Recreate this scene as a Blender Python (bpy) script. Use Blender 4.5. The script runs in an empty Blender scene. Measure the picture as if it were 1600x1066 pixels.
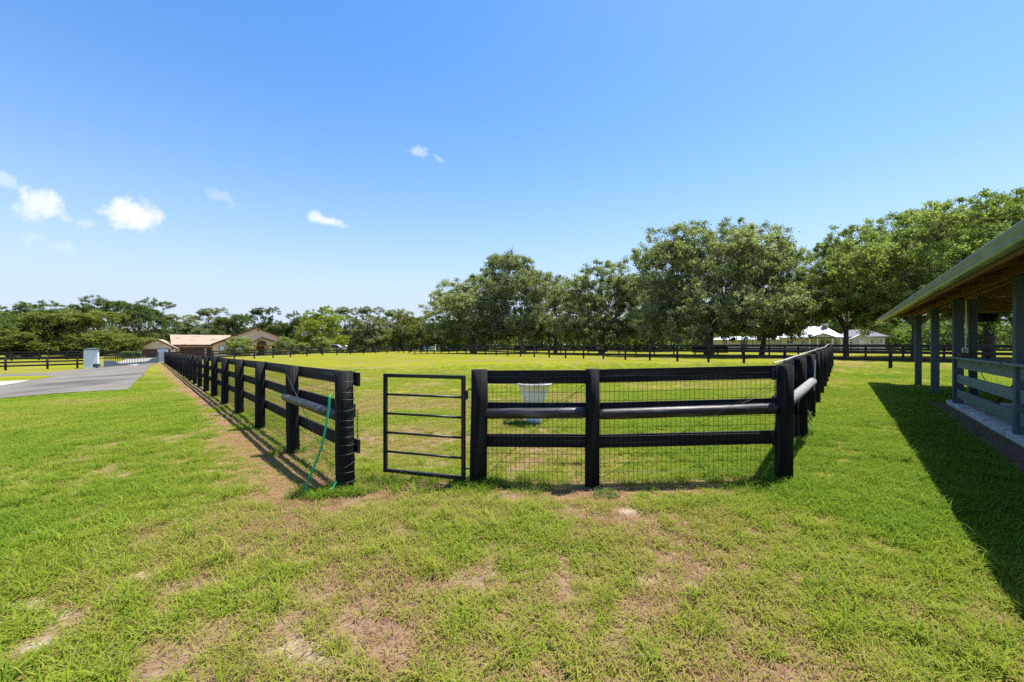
import bpy, bmesh, math, random
import numpy as np
from mathutils import Vector, Matrix

S = bpy.context.scene
COL = S.collection
R = math.radians
F = 650.0          # focal length of the photograph in its own pixels (1600 wide)
EYE = 1.6
HOR = 539.0

# ------------------------------------------------------------------ camera
cam = bpy.data.cameras.new('camera')
cam_o = bpy.data.objects.new('camera', cam)
COL.objects.link(cam_o)
cam.sensor_width = 36.0
cam.lens = 36.0 * F / 1600.0
cam.shift_y = 6.0 / 1600.0
cam.clip_start = 0.05
cam.clip_end = 3000.0
cam_o.location = (0, 0, EYE)
cam_o.rotation_euler = (R(90), 0, 0)
S.camera = cam_o

# ------------------------------------------------------------------ light
SUN = Vector((0.31, 0.17, 1.0)).normalized()
sun = bpy.data.lights.new('sun', 'SUN')
sun.energy = 4.5
sun.angle = R(0.53)
sun.color = (1.0, 0.955, 0.88)
sun_o = bpy.data.objects.new('sun', sun)
COL.objects.link(sun_o)
sun_o.rotation_euler = SUN.to_track_quat('Z', 'Y').to_euler()
sun_o.location = (0, 0, 40)

S.view_settings.view_transform = 'Standard'
S.view_settings.look = 'None'
S.view_settings.gamma = 1.0
S.view_settings.use_curve_mapping = False
S.view_settings.exposure = 0.90
S.render.engine = 'CYCLES'
S.cycles.use_denoising = False
S.cycles.max_bounces = 6
S.cycles.diffuse_bounces = 5
S.cycles.transmission_bounces = 3
S.cycles.transparent_max_bounces = 8
S.cycles.caustics_reflective = False
S.cycles.caustics_refractive = False

world = bpy.data.worlds.new('World')
S.world = world
world.use_nodes = True
W = world.node_tree
W.nodes.clear()


def wn(t, **k):
    n = W.nodes.new(t)
    for a, b in k.items():
        setattr(n, a, b)
    return n


def wmath(op, a, b=None, c=None, clamp=False):
    n = wn('ShaderNodeMath', operation=op, use_clamp=clamp)
    for i, v in enumerate((a, b, c)):
        if v is None:
            continue
        if isinstance(v, (int, float)):
            n.inputs[i].default_value = v
        else:
            W.links.new(v, n.inputs[i])
    return n.outputs[0]


sky = wn('ShaderNodeTexSky', sky_type='NISHITA')
sky.sun_disc = False
sky.sun_elevation = math.asin(SUN.z)
sky.sun_rotation = math.atan2(SUN.x, SUN.y)
sky.altitude = 20
sky.air_density = 1.0
sky.dust_density = 0.7
sky.ozone_density = 2.0
hsv = wn('ShaderNodeHueSaturation')
hsv.inputs['Saturation'].default_value = 1.38
hsv.inputs['Hue'].default_value = 0.502
hsv.inputs['Value'].default_value = 0.88
W.links.new(sky.outputs[0], hsv.inputs['Color'])
tc = wn('ShaderNodeTexCoord')
sep = wn('ShaderNodeSeparateXYZ')
W.links.new(tc.outputs['Generated'], sep.inputs[0])
dx, dy, dz = sep.outputs
ysafe = wmath('MAXIMUM', dy, 0.02)
cu = wmath('DIVIDE', dx, ysafe)
cv = wmath('DIVIDE', dz, ysafe)
front = wmath('GREATER_THAN', dy, 0.05)
cmb = wn('ShaderNodeCombineXYZ')
W.links.new(cu, cmb.inputs[0])
W.links.new(cv, cmb.inputs[1])
nz1 = wn('ShaderNodeTexNoise')
nz1.inputs['Scale'].default_value = 24.0
nz1.inputs['Detail'].default_value = 7.0
nz1.inputs['Roughness'].default_value = 0.62
W.links.new(cmb.outputs[0], nz1.inputs['Vector'])
noise = wmath('SUBTRACT', nz1.outputs[0], 0.5)
total = None
# small fair-weather clouds low on the left and two thin wisps further right
for (px, py, a, b, amp, dens, tilt) in (
        (203, 335, 50, 30, 2.0, 1.0, 0.1), (190, 318, 26, 14, 2.0, .9, 0), (225, 340, 34, 20, 1.5, 1.0, 0),
        (62, 316, 46, 28, 2.4, .85, 0.25), (45, 325, 32, 22, 2.4, .6, 0),
        (510, 345, 34, 9, 1.8, .85, 0.25), (492, 338, 15, 10, 1.8, .7, 0),
        (652, 236, 24, 9, 3.4, .42, 0.25), (684, 247, 14, 6, 2.0, .35, .6),
        (6, 280, 26, 14, 2.6, .45, .5), (345, 308, 30, 12, 3.2, .25, .5), (135, 350, 18, 10, 2.8, .35, 0),
        (95, 386, 26, 10, 3.0, .22, 0), (48, 372, 26, 12, 3.0, .2, 0), (-60, 330, 60, 26, 2.4, .8, 0),
        (-240, 300, 70, 34, 2.4, .8, 0), (1760, 330, 60, 24, 2.2, .7, 0)):
    uc, vc = (px - 800) / F, (HOR - py) / F
    du = wmath('SUBTRACT', cu, uc)
    dv = wmath('SUBTRACT', cv, vc)
    dv2 = wmath('MULTIPLY_ADD', du, tilt, dv)
    e = wmath('POWER', wmath('DIVIDE', du, a / F), 2.0)
    f = wmath('POWER', wmath('DIVIDE', dv2, b / F), 2.0)
    d = wmath('SQRT', wmath('ADD', e, f))
    m = wmath('SUBTRACT', 1.0, d)
    m = wmath('MULTIPLY_ADD', noise, amp, m)
    m = wmath('MULTIPLY', m, 1.45, clamp=True)
    m = wmath('MULTIPLY', wmath('SMOOTH_MIN', m, 1.0, 0.4), dens * .93, clamp=True)
    total = m if total is None else wmath('MAXIMUM', total, m)
total = wmath('MULTIPLY', total, front)
cmix = wn('ShaderNodeMix', data_type='RGBA')
cmix.inputs['B'].default_value = (3.9, 3.95, 4.05, 1)
W.links.new(total, cmix.inputs['Factor'])
# pale humid air towards the horizon, the same all round
pale = wmath('MULTIPLY', wmath('EXPONENT', wmath('DIVIDE', wmath('MAXIMUM', dz, 0.0), -0.193)), 1.5)
pale = wmath('MINIMUM', pale, 0.92)
pmix = wn('ShaderNodeMix', data_type='RGBA')
pmix.inputs['B'].default_value = (2.45, 2.85, 3.65, 1)
W.links.new(pale, pmix.inputs['Factor'])
W.links.new(hsv.outputs[0], pmix.inputs['A'])
W.links.new(pmix.outputs['Result'], cmix.inputs['A'])
bg = wn('ShaderNodeBackground')
bg.inputs['Strength'].default_value = 0.15
W.links.new(cmix.outputs['Result'], bg.inputs['Color'])
wo = wn('ShaderNodeOutputWorld')
W.links.new(bg.outputs[0], wo.inputs[0])

# ------------------------------------------------------------------ terrain
rng = np.random.default_rng(7)
random.seed(11)
CP = np.array([
    (-1.85, 4.62, 0), (-.39, 4.8, 0), (1, 4.67, .02), (3.05, 4.67, .08), (0, 0, 0), (0, 2.5, 0), (-3, 2, 0), (3, 2, .04),
    (6, 2, .08), (-3.3, 6.27, -.03), (-5, 8.22, -.03), (-8.2, 11.85, -.08), (-11.4, 15.5, -.12), (-16, 20.8, -.2),
    (-42.3, 50.7, -.6), (-30, 37, -.38), (-18, 15, -.3), (-43, 41, -.65), (-44.8, 36.6, -.7), (-60, 30, -.8),
    (-36, 59, -.4), (-31.5, 65, -.16), (-28.3, 69.5, -.09), (-23.6, 75.9, .1), (-21.5, 78.7, .12), (-9.4, 62.7, .3),
    (-2, 52.7, .3), (4, 44.7, .24), (10.1, 36.6, .3), (13.1, 32.6, .3), (16.2, 28.5, .34), (19, 24.7, .34), (21, 22.1, .34),
    (22.6, 19.95, .32), (4.6, 6.63, .1), (7.7, 6.3, .14), (10.5, 9.7, .15), (12.3, 12.1, .16), (14.35, 14.7, .18),
    (9, 0, .1), (0, 20, .1), (-10, 30, 0), (0, 35, .2), (-60, 92, -1), (-50, 92, -1), (-72, 92, -1), (30, 60, .3), (50, 80, .3),
    (0, 110, .3), (-100, 100, -1), (100, 0, .3), (-12, 8, -.1), (-30, 20, -.45), (-20, 27, -.3), (-33, 44, -.45), (25, 40, .3),
], float)


def terrain(x, y):
    x = np.asarray(x, float)
    y = np.asarray(y, float)
    num = np.zeros(np.broadcast(x, y).shape)
    den = np.zeros_like(num)
    e2 = (1.2 + 0.09 * np.hypot(x, y)) ** 2
    for (a, b, z) in CP:
        w = 1.0 / ((x - a) ** 2 + (y - b) ** 2 + e2) ** 2
        num += w * z
        den += w
    return num / den


def tz(x, y):
    return float(terrain(x, y))


def at_ground(px, py):
    """the ground point seen at a place in the photograph"""
    u = (px - 800) / F
    z = 0.0
    D = 5.0
    for _ in range(60):
        D2 = F * (EYE - z) / max(py - HOR, 1.0)
        D = 0.5 * D + 0.5 * D2
        z = tz(u * D, D)
    return u * D, D


def vnoise(x, y, seed):
    r = np.random.default_rng(seed)
    T = r.random((256, 256))
    xi = np.floor(x).astype(int)
    yi = np.floor(y).astype(int)
    fx = x - xi
    fy = y - yi
    fx = fx * fx * (3 - 2 * fx)
    fy = fy * fy * (3 - 2 * fy)
    a = T[xi & 255, yi & 255]
    b = T[(xi + 1) & 255, yi & 255]
    c = T[xi & 255, (yi + 1) & 255]
    d = T[(xi + 1) & 255, (yi + 1) & 255]
    return (a * (1 - fx) + b * fx) * (1 - fy) + (c * (1 - fx) + d * fx) * fy


def fbm(x, y, s, seed, o=4):
    v = 0
    a = 1.0
    t = 0
    for i in range(o):
        v = v + a * vnoise(x * s * 2 ** i + 37 * i, y * s * 2 ** i + 11 * i, seed + i)
        t += a
        a *= .55
    return v / t


def seg_dist(x, y, p, q):
    px, py = p
    qx, qy = q
    dx_, dy_ = qx - px, qy - py
    L = dx_ * dx_ + dy_ * dy_
    t = np.clip(((x - px) * dx_ + (y - py) * dy_) / L, 0, 1)
    return np.hypot(x - px - t * dx_, y - py - t * dy_)


def in_poly(x, y, poly):
    c = np.zeros(x.shape, bool)
    n = len(poly)
    j = n - 1
    for i in range(n):
        xi, yi = poly[i]
        xj, yj = poly[j]
        if yi != yj:
            c ^= ((yi > y) != (yj > y)) & (x < (xj - xi) * (y - yi) / (yj - yi) + xi)
        j = i
    return c


# the paddock
P_END = (-1.85, 4.62)          # end post of the long fence on the left
P_HINGE = (-0.39, 4.80)
P_MID = (0.90, 4.67)
P_CORNER = (3.05, 4.67)
P_LEFT = (-42.3, 50.7)
P_FAR = (-21.5, 78.7)
P_RIGHT = (19.0, 24.7)
P_EAST = (30.0, 10.1)

ROAD = [at_ground(*p) for p in ((199, 609.5), (130, 613), (84, 616), (0, 623.4), (-120, 636), (-420, 640), (-420, 596), (-120, 591),
                                 (0, 586), (75, 582.7), (129, 577.5), (150, 574.5), (158, 572.5), (246, 567.5), (236, 571), (225, 585), (210, 600))]
TONGUE = [at_ground(*p) for p in ((86, 588.3), (65, 593.2), (47, 594.7), (0, 597), (-160, 603), (-160, 595), (0, 589.9), (40, 588.6))]
APRON = [at_ground(*p) for p in ((49, 594.9), (28, 600.2), (0, 604.7), (-60, 613), (-160, 622), (-160, 603.2), (0, 597.2))]
DRIVE2 = [(-38.5, 42.6), (-45.4, 51.0), (-50, 62), (-60, 84), (-74, 88), (-62, 68), (-46, 48)]

B_DIR = Vector((0.788, 1.0, 0)).normalized()      # the barn's long direction
B_OUT = Vector((B_DIR.y, -B_DIR.x, 0))            # from its open side into the barn


def barn(c, D):
    """point on a line parallel to the barn, c = x offset, D = depth"""
    return (0.788 * D + c, D)


def barn_pt(D, inw):
    x, y = barn(2.77, D)
    return x + B_OUT.x * inw, y + B_OUT.y * inw


SLAB = [barn_pt(10.3, -.10), barn_pt(-4, -.10), barn_pt(-4, 5.8), barn_pt(10.3, 5.8)]


def fields(x, y):
    """how much living grass and how dry it is, at a place"""
    n1 = fbm(x, y, 0.55, 3)
    n2 = fbm(x, y, 2.3, 13)
    n3 = fbm(x, y, 0.12, 23)
    r = np.hypot(x, y)
    n4 = fbm(x, y, 5.5, 83, 3)
    g = 0.77 + (n1 - .5) * 1.2 + (n2 - .5) * 1.6 + (n4 - .5) * 2.1
    g += .45 * np.clip((x - .9) / 1.3, 0, 1) * np.exp(-np.clip(y - 9, 0, 99) / 5)
    # worn ground in front of the gate and towards the camera
    g -= 0.34 * np.exp(-(((x - 0.2) / 1.9) ** 2 + ((y - 2.5) / 1.5) ** 2)) * (0.45 + 1.3 * n2)
    g -= 0.35 * np.exp(-(((x + 2.4) / 1.6) ** 2 + ((y - 2.3) / .8) ** 2)) * (0.4 + 1.2 * n2)
    # strips under the fences
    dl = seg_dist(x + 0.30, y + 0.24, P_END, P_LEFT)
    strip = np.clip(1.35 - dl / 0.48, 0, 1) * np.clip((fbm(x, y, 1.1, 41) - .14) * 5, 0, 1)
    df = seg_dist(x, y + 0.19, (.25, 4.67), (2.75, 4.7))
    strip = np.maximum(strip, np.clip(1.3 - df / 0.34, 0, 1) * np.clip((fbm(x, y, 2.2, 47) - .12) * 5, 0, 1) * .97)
    dq = seg_dist(x, y, (1.3, 5.45), (2.5, 5.5))
    strip = np.maximum(strip, np.clip(1.2 - dq / .40, 0, 1) * np.clip((fbm(x, y, 2.6, 67) - .36) * 4, 0, 1) * .75)
    dg = seg_dist(x, y, (-1.5, 4.55), P_MID)
    strip = np.maximum(strip, np.clip(1.2 - dg / 0.2, 0, 1) * np.clip((fbm(x, y, 3.0, 51) - .42) * 6, 0, 1) * .8)
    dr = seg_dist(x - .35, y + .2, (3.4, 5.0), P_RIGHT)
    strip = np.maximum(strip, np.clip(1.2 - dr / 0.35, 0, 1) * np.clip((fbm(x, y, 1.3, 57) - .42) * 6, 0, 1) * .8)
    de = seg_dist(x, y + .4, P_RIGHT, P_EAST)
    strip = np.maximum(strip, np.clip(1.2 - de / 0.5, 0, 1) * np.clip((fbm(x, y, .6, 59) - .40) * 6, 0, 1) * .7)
    d5 = seg_dist(x, y, (-3.35, 4.9), (-2.2, 5.0))
    strip = np.maximum(strip, np.clip(1.2 - d5 / 0.28, 0, 1) * .85 * np.clip((fbm(x, y, 2.6, 61) - .3) * 5, 0, 1))
    bx, by = x - 0.788 * y - 2.77, y
    mulch = ((bx / 1.273 > -0.52) & (bx / 1.273 < -0.08) & (y < 10.8)).astype(float)
    g = g * (1 - strip) * (1 - mulch)
    dry = 0.31 + (n1 - .5) * -1.3 + (n3 - .5) * 1.0
    # brownish mown grass inside the paddock behind the front fence
    inside = in_poly(x, y, [P_END, P_HINGE, P_CORNER, P_RIGHT, P_FAR, P_LEFT])
    dry = dry + 0.34 * inside * np.clip(fbm(x, y, .9, 71) * 1.9 - .62, 0, 1) * np.exp(-np.clip(y - 5, 0, 99) / 6)
    dry = dry + 0.22 * np.exp(-((x + 2.0) / 4.5) ** 2) * np.exp(-((y - 2.6) / 2.4) ** 2)
    dry = dry - 0.32 * np.clip((x - .9) / 1.8, 0, 1) * np.exp(-np.clip(y - 9, 0, 99) / 5)
    # patches of pale sand
    sand = np.zeros_like(g)
    for (cx, cy, a, b) in SANDS:
        sand = np.maximum(sand, np.clip(1.5 - 1.1 * np.hypot((x - cx) / a, (y - cy) / b) + (n2 - .5) * 1.6, 0, 1))
    g = g * (1 - .95 * sand)
    return np.clip(g, 0, 1), np.clip(dry, 0, 1), strip, sand, mulch


SANDS = [(*at_ground(40, 942), .16, .05), (*at_ground(82, 962), .10, .05), (*at_ground(75, 1004), .09, .04), (*at_ground(345, 803), .12, .06),
         (*at_ground(208, 903), .10, .05), (*at_ground(500, 1035), .10, .04), (*at_ground(735, 905), .10, .05), (*at_ground(455, 1015), .14, .05),
         (*at_ground(330, 735), .16, .07), (*at_ground(985, 800), .14, .12), (*at_ground(1000, 905), .08, .05)]

# ------------------------------------------------------------------ materials
MATS = {}


def mat(name, color=(.5, .5, .5), rough=.6, metal=0.0, spec=.4):
    m = bpy.data.materials.new(name)
    m.use_nodes = True
    b = m.node_tree.nodes['Principled BSDF']
    b.inputs['Base Color'].default_value = (*color, 1)
    b.inputs['Roughness'].default_value = rough
    b.inputs['Metallic'].default_value = metal
    b.inputs['Specular IOR Level'].default_value = spec
    MATS[name] = m
    return m


def tex_mat(name, c1, c2, scale=8.0, stretch=(1, 1, 1), rough=.7, bump=.2, bscale=None, detail=6, metal=0.0, spec=.4, lo=.35, hi=.65, c3=None,
            c3scale=1.0, c3lo=.55, c3hi=.7, coords='Object', rnd=0.0):
    m = mat(name, c1, rough, metal, spec)
    nt = m.node_tree
    b = nt.nodes['Principled BSDF']
    tcn = nt.nodes.new('ShaderNodeTexCoord')
    mp = nt.nodes.new('ShaderNodeMapping')
    mp.inputs['Scale'].default_value = stretch
    nt.links.new(tcn.outputs[coords], mp.inputs['Vector'])
    oi = nt.nodes.new('ShaderNodeObjectInfo')
    mm = nt.nodes.new('ShaderNodeMath')
    mm.operation = 'MULTIPLY'
    mm.inputs[1].default_value = 40.0
    nt.links.new(oi.outputs['Random'], mm.inputs[0])
    nt.links.new(mm.outputs[0], mp.inputs['Location'])
    n = nt.nodes.new('ShaderNodeTexNoise')
    n.inputs['Scale'].default_value = scale
    n.inputs['Detail'].default_value = detail
    n.inputs['Roughness'].default_value = .6
    nt.links.new(mp.outputs[0], n.inputs['Vector'])
    cr = nt.nodes.new('ShaderNodeValToRGB')
    cr.color_ramp.elements[0].position = lo
    cr.color_ramp.elements[1].position = hi
    cr.color_ramp.elements[0].color = (*c1, 1)
    cr.color_ramp.elements[1].color = (*c2, 1)
    nt.links.new(n.outputs[0], cr.inputs[0])
    out = cr.outputs[0]
    if c3:
        n3 = nt.nodes.new('ShaderNodeTexNoise')
        n3.inputs['Scale'].default_value = c3scale
        n3.inputs['Detail'].default_value = 5
        nt.links.new(mp.outputs[0], n3.inputs['Vector'])
        r3 = nt.nodes.new('ShaderNodeMapRange')
        r3.inputs[1].default_value = c3lo
        r3.inputs[2].default_value = c3hi
        nt.links.new(n3.outputs[0], r3.inputs[0])
        mx = nt.nodes.new('ShaderNodeMix')
        mx.data_type = 'RGBA'
        mx.inputs['B'].default_value = (*c3, 1)
        nt.links.new(r3.outputs[0], mx.inputs['Factor'])
        nt.links.new(out, mx.inputs['A'])
        out = mx.outputs['Result']
    if rnd:
        hv = nt.nodes.new('ShaderNodeHueSaturation')
        mr = nt.nodes.new('ShaderNodeMapRange')
        mr.inputs[3].default_value = 1 - rnd
        mr.inputs[4].default_value = 1 + rnd
        nt.links.new(oi.outputs['Random'], mr.inputs[0])
        nt.links.new(mr.outputs[0], hv.inputs['Value'])
        nt.links.new(out, hv.inputs['Color'])
        out = hv.outputs[0]
    nt.links.new(out, b.inputs['Base Color'])
    if bump:
        bp = nt.nodes.new('ShaderNodeBump')
        bp.inputs['Strength'].default_value = bump
        bp.inputs['Distance'].default_value = .01
        if bscale:
            nb = nt.nodes.new('ShaderNodeTexNoise')
            nb.inputs['Scale'].default_value = bscale
            nb.inputs['Detail'].default_value = 5
            nt.links.new(mp.outputs[0], nb.inputs['Vector'])
            nt.links.new(nb.outputs[0], bp.inputs['Height'])
        else:
            nt.links.new(n.outputs[0], bp.inputs['Height'])
        nt.links.new(bp.outputs[0], b.inputs['Normal'])
    return m


M_BOARD = tex_mat('black_board_paint', (.008, .008, .009), (.028, .027, .028), 6, (.35, 6, 6), .7, .5, spec=.22, c3=(.09, .082, .078), c3scale=4, c3lo=.56, c3hi=.8, rnd=.25)
M_POST = tex_mat('black_post_paint', (.006, .006, .007), (.02, .019, .02), 7, (6, 6, .4), .8, 1.0, spec=.15, c3=(.05, .045, .042), c3scale=3, c3lo=.54, c3hi=.8, rnd=.25)
M_RAILW = tex_mat('weathered_round_rail', (.008, .008, .009), (.03, .028, .029), 5, (.5, 5, 5), .42, .7, c3=(.12, .11, .11), c3scale=4, c3lo=.52, c3hi=.72)
M_RAILP = tex_mat('bleached_round_rail', (.16, .155, .15), (.36, .35, .34), 9, (.5, 5, 5), .8, .6)
M_WIRE = mat('dark_wire', (.010, .010, .010), .6, 0.0, .2)
M_WIREP = mat('bright_wire', (.08, .08, .077), .6, .3)
M_TAPE = mat('pale_fence_tape', (.55, .54, .5), .7)
M_GATE = tex_mat('black_gate_steel', (.008, .008, .009), (.016, .016, .017), 20, rough=.4, bump=.1)
M_HOSE = mat('green_hose', (.02, .42, .20), .4)
M_CORD = mat('orange_cord', (.35, .10, .02), .5)
M_WHITEP = tex_mat('white_planter', (.76, .75, .74), (.86, .85, .84), 6, rough=.7, bump=.15, c3=(.36, .34, .31), c3scale=3)
M_SOIL = tex_mat('potting_soil', (.05, .035, .022), (.12, .09, .06), 30, rough=.95, bump=.8)
M_STUCCO = tex_mat('pillar_stucco', (.68, .71, .76), (.76, .79, .83), 5, rough=.9, bump=.15)
M_SLATE = tex_mat('slate_blue_cap', (.055, .085, .12), (.075, .105, .145), 5, rough=.5, bump=.05)
M_BARNP = tex_mat('slate_green_paint', (.048, .075, .100), (.075, .108, .135), 5, (5, 5, .5), .55, .35, rnd=.1)
M_BARNB = tex_mat('grey_green_board', (.11, .155, .150), (.155, .205, .195), 5, (.4, 5, 5), .55, .35, rnd=.1)
M_BEAM = tex_mat('stained_beam', (.13, .05, .014), (.25, .115, .035), 4, (.3, 6, 6), .6, .5)
M_SOFFIT = tex_mat('roof_timber', (.11, .06, .025), (.22, .13, .06), 4, (.3, 6, 6), .7, .4)
M_GUTTER = tex_mat('green_metal', (.21, .27, .22), (.29, .35, .29), 1.4, (.2, 4, 4), .3, .03, metal=.1)
M_CONC = tex_mat('concrete', (.52, .47, .39), (.68, .63, .54), 6, rough=.9, bump=.3, c3=(.22, .19, .15), c3scale=2)
M_CONCW = tex_mat('pale_concrete', (.34, .31, .26), (.43, .40, .34), 3, rough=.9, bump=.1)
M_BLACKP = mat('black_plastic', (.012, .012, .013), .45)
M_WALLB = tex_mat('beige_stucco', (.62, .475, .32), (.70, .545, .38), 2.0, rough=.95, bump=.1)
M_TRIM = mat('brown_trim', (.09, .042, .028), .7)
M_MAROON = tex_mat('maroon_door', (.085, .025, .022), (.115, .035, .03), 2, rough=.6, bump=.05)
M_SHING = tex_mat('tan_shingle', (.31, .23, .155), (.43, .33, .235), 10, (1, 1, 1), .95, .3, c3=(.26, .17, .12), c3scale=.7)
M_GLASS = mat('window_glass', (.03, .04, .05), .08, 0, .8)
M_WHITEW = tex_mat('cream_wall', (.56, .55, .47), (.64, .63, .55), 2, rough=.9, bump=.05)
M_METALR = tex_mat('white_metal_roof', (.62, .64, .68), (.76, .78, .82), 1.5, rough=.45, bump=.05)
M_GREYR = tex_mat('grey_roof', (.11, .115, .13), (.17, .175, .19), 5, rough=.85, bump=.1)
M_WHITE = mat('white_trim', (.8, .8, .8), .6)
M_BARK = tex_mat('oak_bark', (.06, .05, .04), (.17, .145, .12), 5, (4, 4, .6), .95, .8)
M_BARKP = tex_mat('pale_bark', (.16, .145, .125), (.33, .30, .27), 4, (4, 4, .6), .95, .6)
M_CAR = mat('silver_car_paint', (.55, .57, .6), .25, .6)
M_TYRE = mat('tyre_rubber', (.015, .015, .015), .8)
M_ASPH = None


def leaf_mat(name, dark, light, trans=.48, rough=.6):
    m = bpy.data.materials.new(name)
    m.use_nodes = True
    nt = m.node_tree
    nt.nodes.clear()
    o = nt.nodes.new('ShaderNodeOutputMaterial')
    at = nt.nodes.new('ShaderNodeAttribute')
    at.attribute_name = 'tint'
    cr = nt.nodes.new('ShaderNodeValToRGB')
    cr.color_ramp.elements[0].color = (*dark, 1)
    cr.color_ramp.elements[1].color = (*light, 1)
    nt.links.new(at.outputs['Fac'], cr.inputs[0])
    oi = nt.nodes.new('ShaderNodeObjectInfo')
    mr = nt.nodes.new('ShaderNodeMapRange')
    mr.inputs[3].default_value = .85
    mr.inputs[4].default_value = 1.15
    nt.links.new(oi.outputs['Random'], mr.inputs[0])
    hv = nt.nodes.new('ShaderNodeHueSaturation')
    nt.links.new(mr.outputs[0], hv.inputs['Value'])
    nt.links.new(cr.outputs[0], hv.inputs['Color'])
    d = nt.nodes.new('ShaderNodeBsdfPrincipled')
    d.inputs['Roughness'].default_value = rough
    d.inputs['Specular IOR Level'].default_value = .18
    t = nt.nodes.new('ShaderNodeBsdfTranslucent')
    nt.links.new(hv.outputs[0], d.inputs['Base Color'])
    tm = nt.nodes.new('ShaderNodeMix')
    tm.data_type = 'RGBA'
    tm.blend_type = 'MULTIPLY'
    tm.inputs['Factor'].default_value = 1
    tm.inputs['B'].default_value = (1.3, 1.5, .6, 1)
    nt.links.new(hv.outputs[0], tm.inputs['A'])
    nt.links.new(tm.outputs['Result'], t.inputs[0])
    ms = nt.nodes.new('ShaderNodeMixShader')
    ms.inputs[0].default_value = trans
    nt.links.new(d.outputs[0], ms.inputs[1])
    nt.links.new(t.outputs[0], ms.inputs[2])
    nt.links.new(ms.outputs[0], o.inputs[0])
    return m


L_OAK = leaf_mat('oak_leaves', (.10, .12, .052), (.42, .43, .27))
L_OAKG = leaf_mat('bright_oak_leaves', (.095, .125, .03), (.38, .42, .17))
L_DARK = leaf_mat('dark_leaves', (.055, .08, .022), (.19, .235, .08))
L_YELL = leaf_mat('yellow_green_leaves', (.12, .155, .02), (.38, .40, .075))
L_OLIVE = leaf_mat('olive_leaves', (.068, .080, .018), (.24, .25, .07))
L_GREY = leaf_mat('grey_moss', (.085, .085, .055), (.22, .21, .145), .3)
L_MOSSY = L_GREY
L_WEED = leaf_mat('weed_leaves', (.05, .10, .02), (.16, .26, .06))

# grass
M_GRASS = bpy.data.materials.new('grass_blades')
M_GRASS.use_nodes = True
nt = M_GRASS.node_tree
nt.nodes.clear()
o = nt.nodes.new('ShaderNodeOutputMaterial')
at = nt.nodes.new('ShaderNodeAttribute')
at.attribute_name = 'tint'
ad = nt.nodes.new('ShaderNodeAttribute')
ad.attribute_name = 'dry'
ad.attribute_type = 'INSTANCER'
am = nt.nodes.new('ShaderNodeMath')
am.operation = 'MULTIPLY_ADD'
am.inputs[1].default_value = .55
nt.links.new(at.outputs['Fac'], am.inputs[0])
nt.links.new(ad.outputs['Fac'], am.inputs[2])
cr = nt.nodes.new('ShaderNodeValToRGB')
E = cr.color_ramp.elements
E[0].position = .05
E[0].color = (.155, .265, .026, 1)
E[1].position = 1.0
E[1].color = (.40, .24, .145, 1)
for p, c in ((.35, (.25, .345, .030)), (.6, (.33, .365, .048)), (.8, (.42, .35, .12))):
    e = E.new(p)
    e.color = (*c, 1)
nm = nt.nodes.new('ShaderNodeMath')
nm.operation = 'MULTIPLY'
nm.inputs[1].default_value = .74
nt.links.new(am.outputs[0], nm.inputs[0])
nt.links.new(nm.outputs[0], cr.inputs[0])
d = nt.nodes.new('ShaderNodeBsdfPrincipled')
d.inputs['Roughness'].default_value = .7
d.inputs['Specular IOR Level'].default_value = .04
t = nt.nodes.new('ShaderNodeBsdfTranslucent')
ms = nt.nodes.new('ShaderNodeMixShader')
ms.inputs[0].default_value = .46
nt.links.new(cr.outputs[0], d.inputs['Base Color'])
nt.links.new(cr.outputs[0], t.inputs[0])
nt.links.new(d.outputs[0], ms.inputs[1])
nt.links.new(t.outputs[0], ms.inputs[2])
nt.links.new(ms.outputs[0], o.inputs[0])


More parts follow.
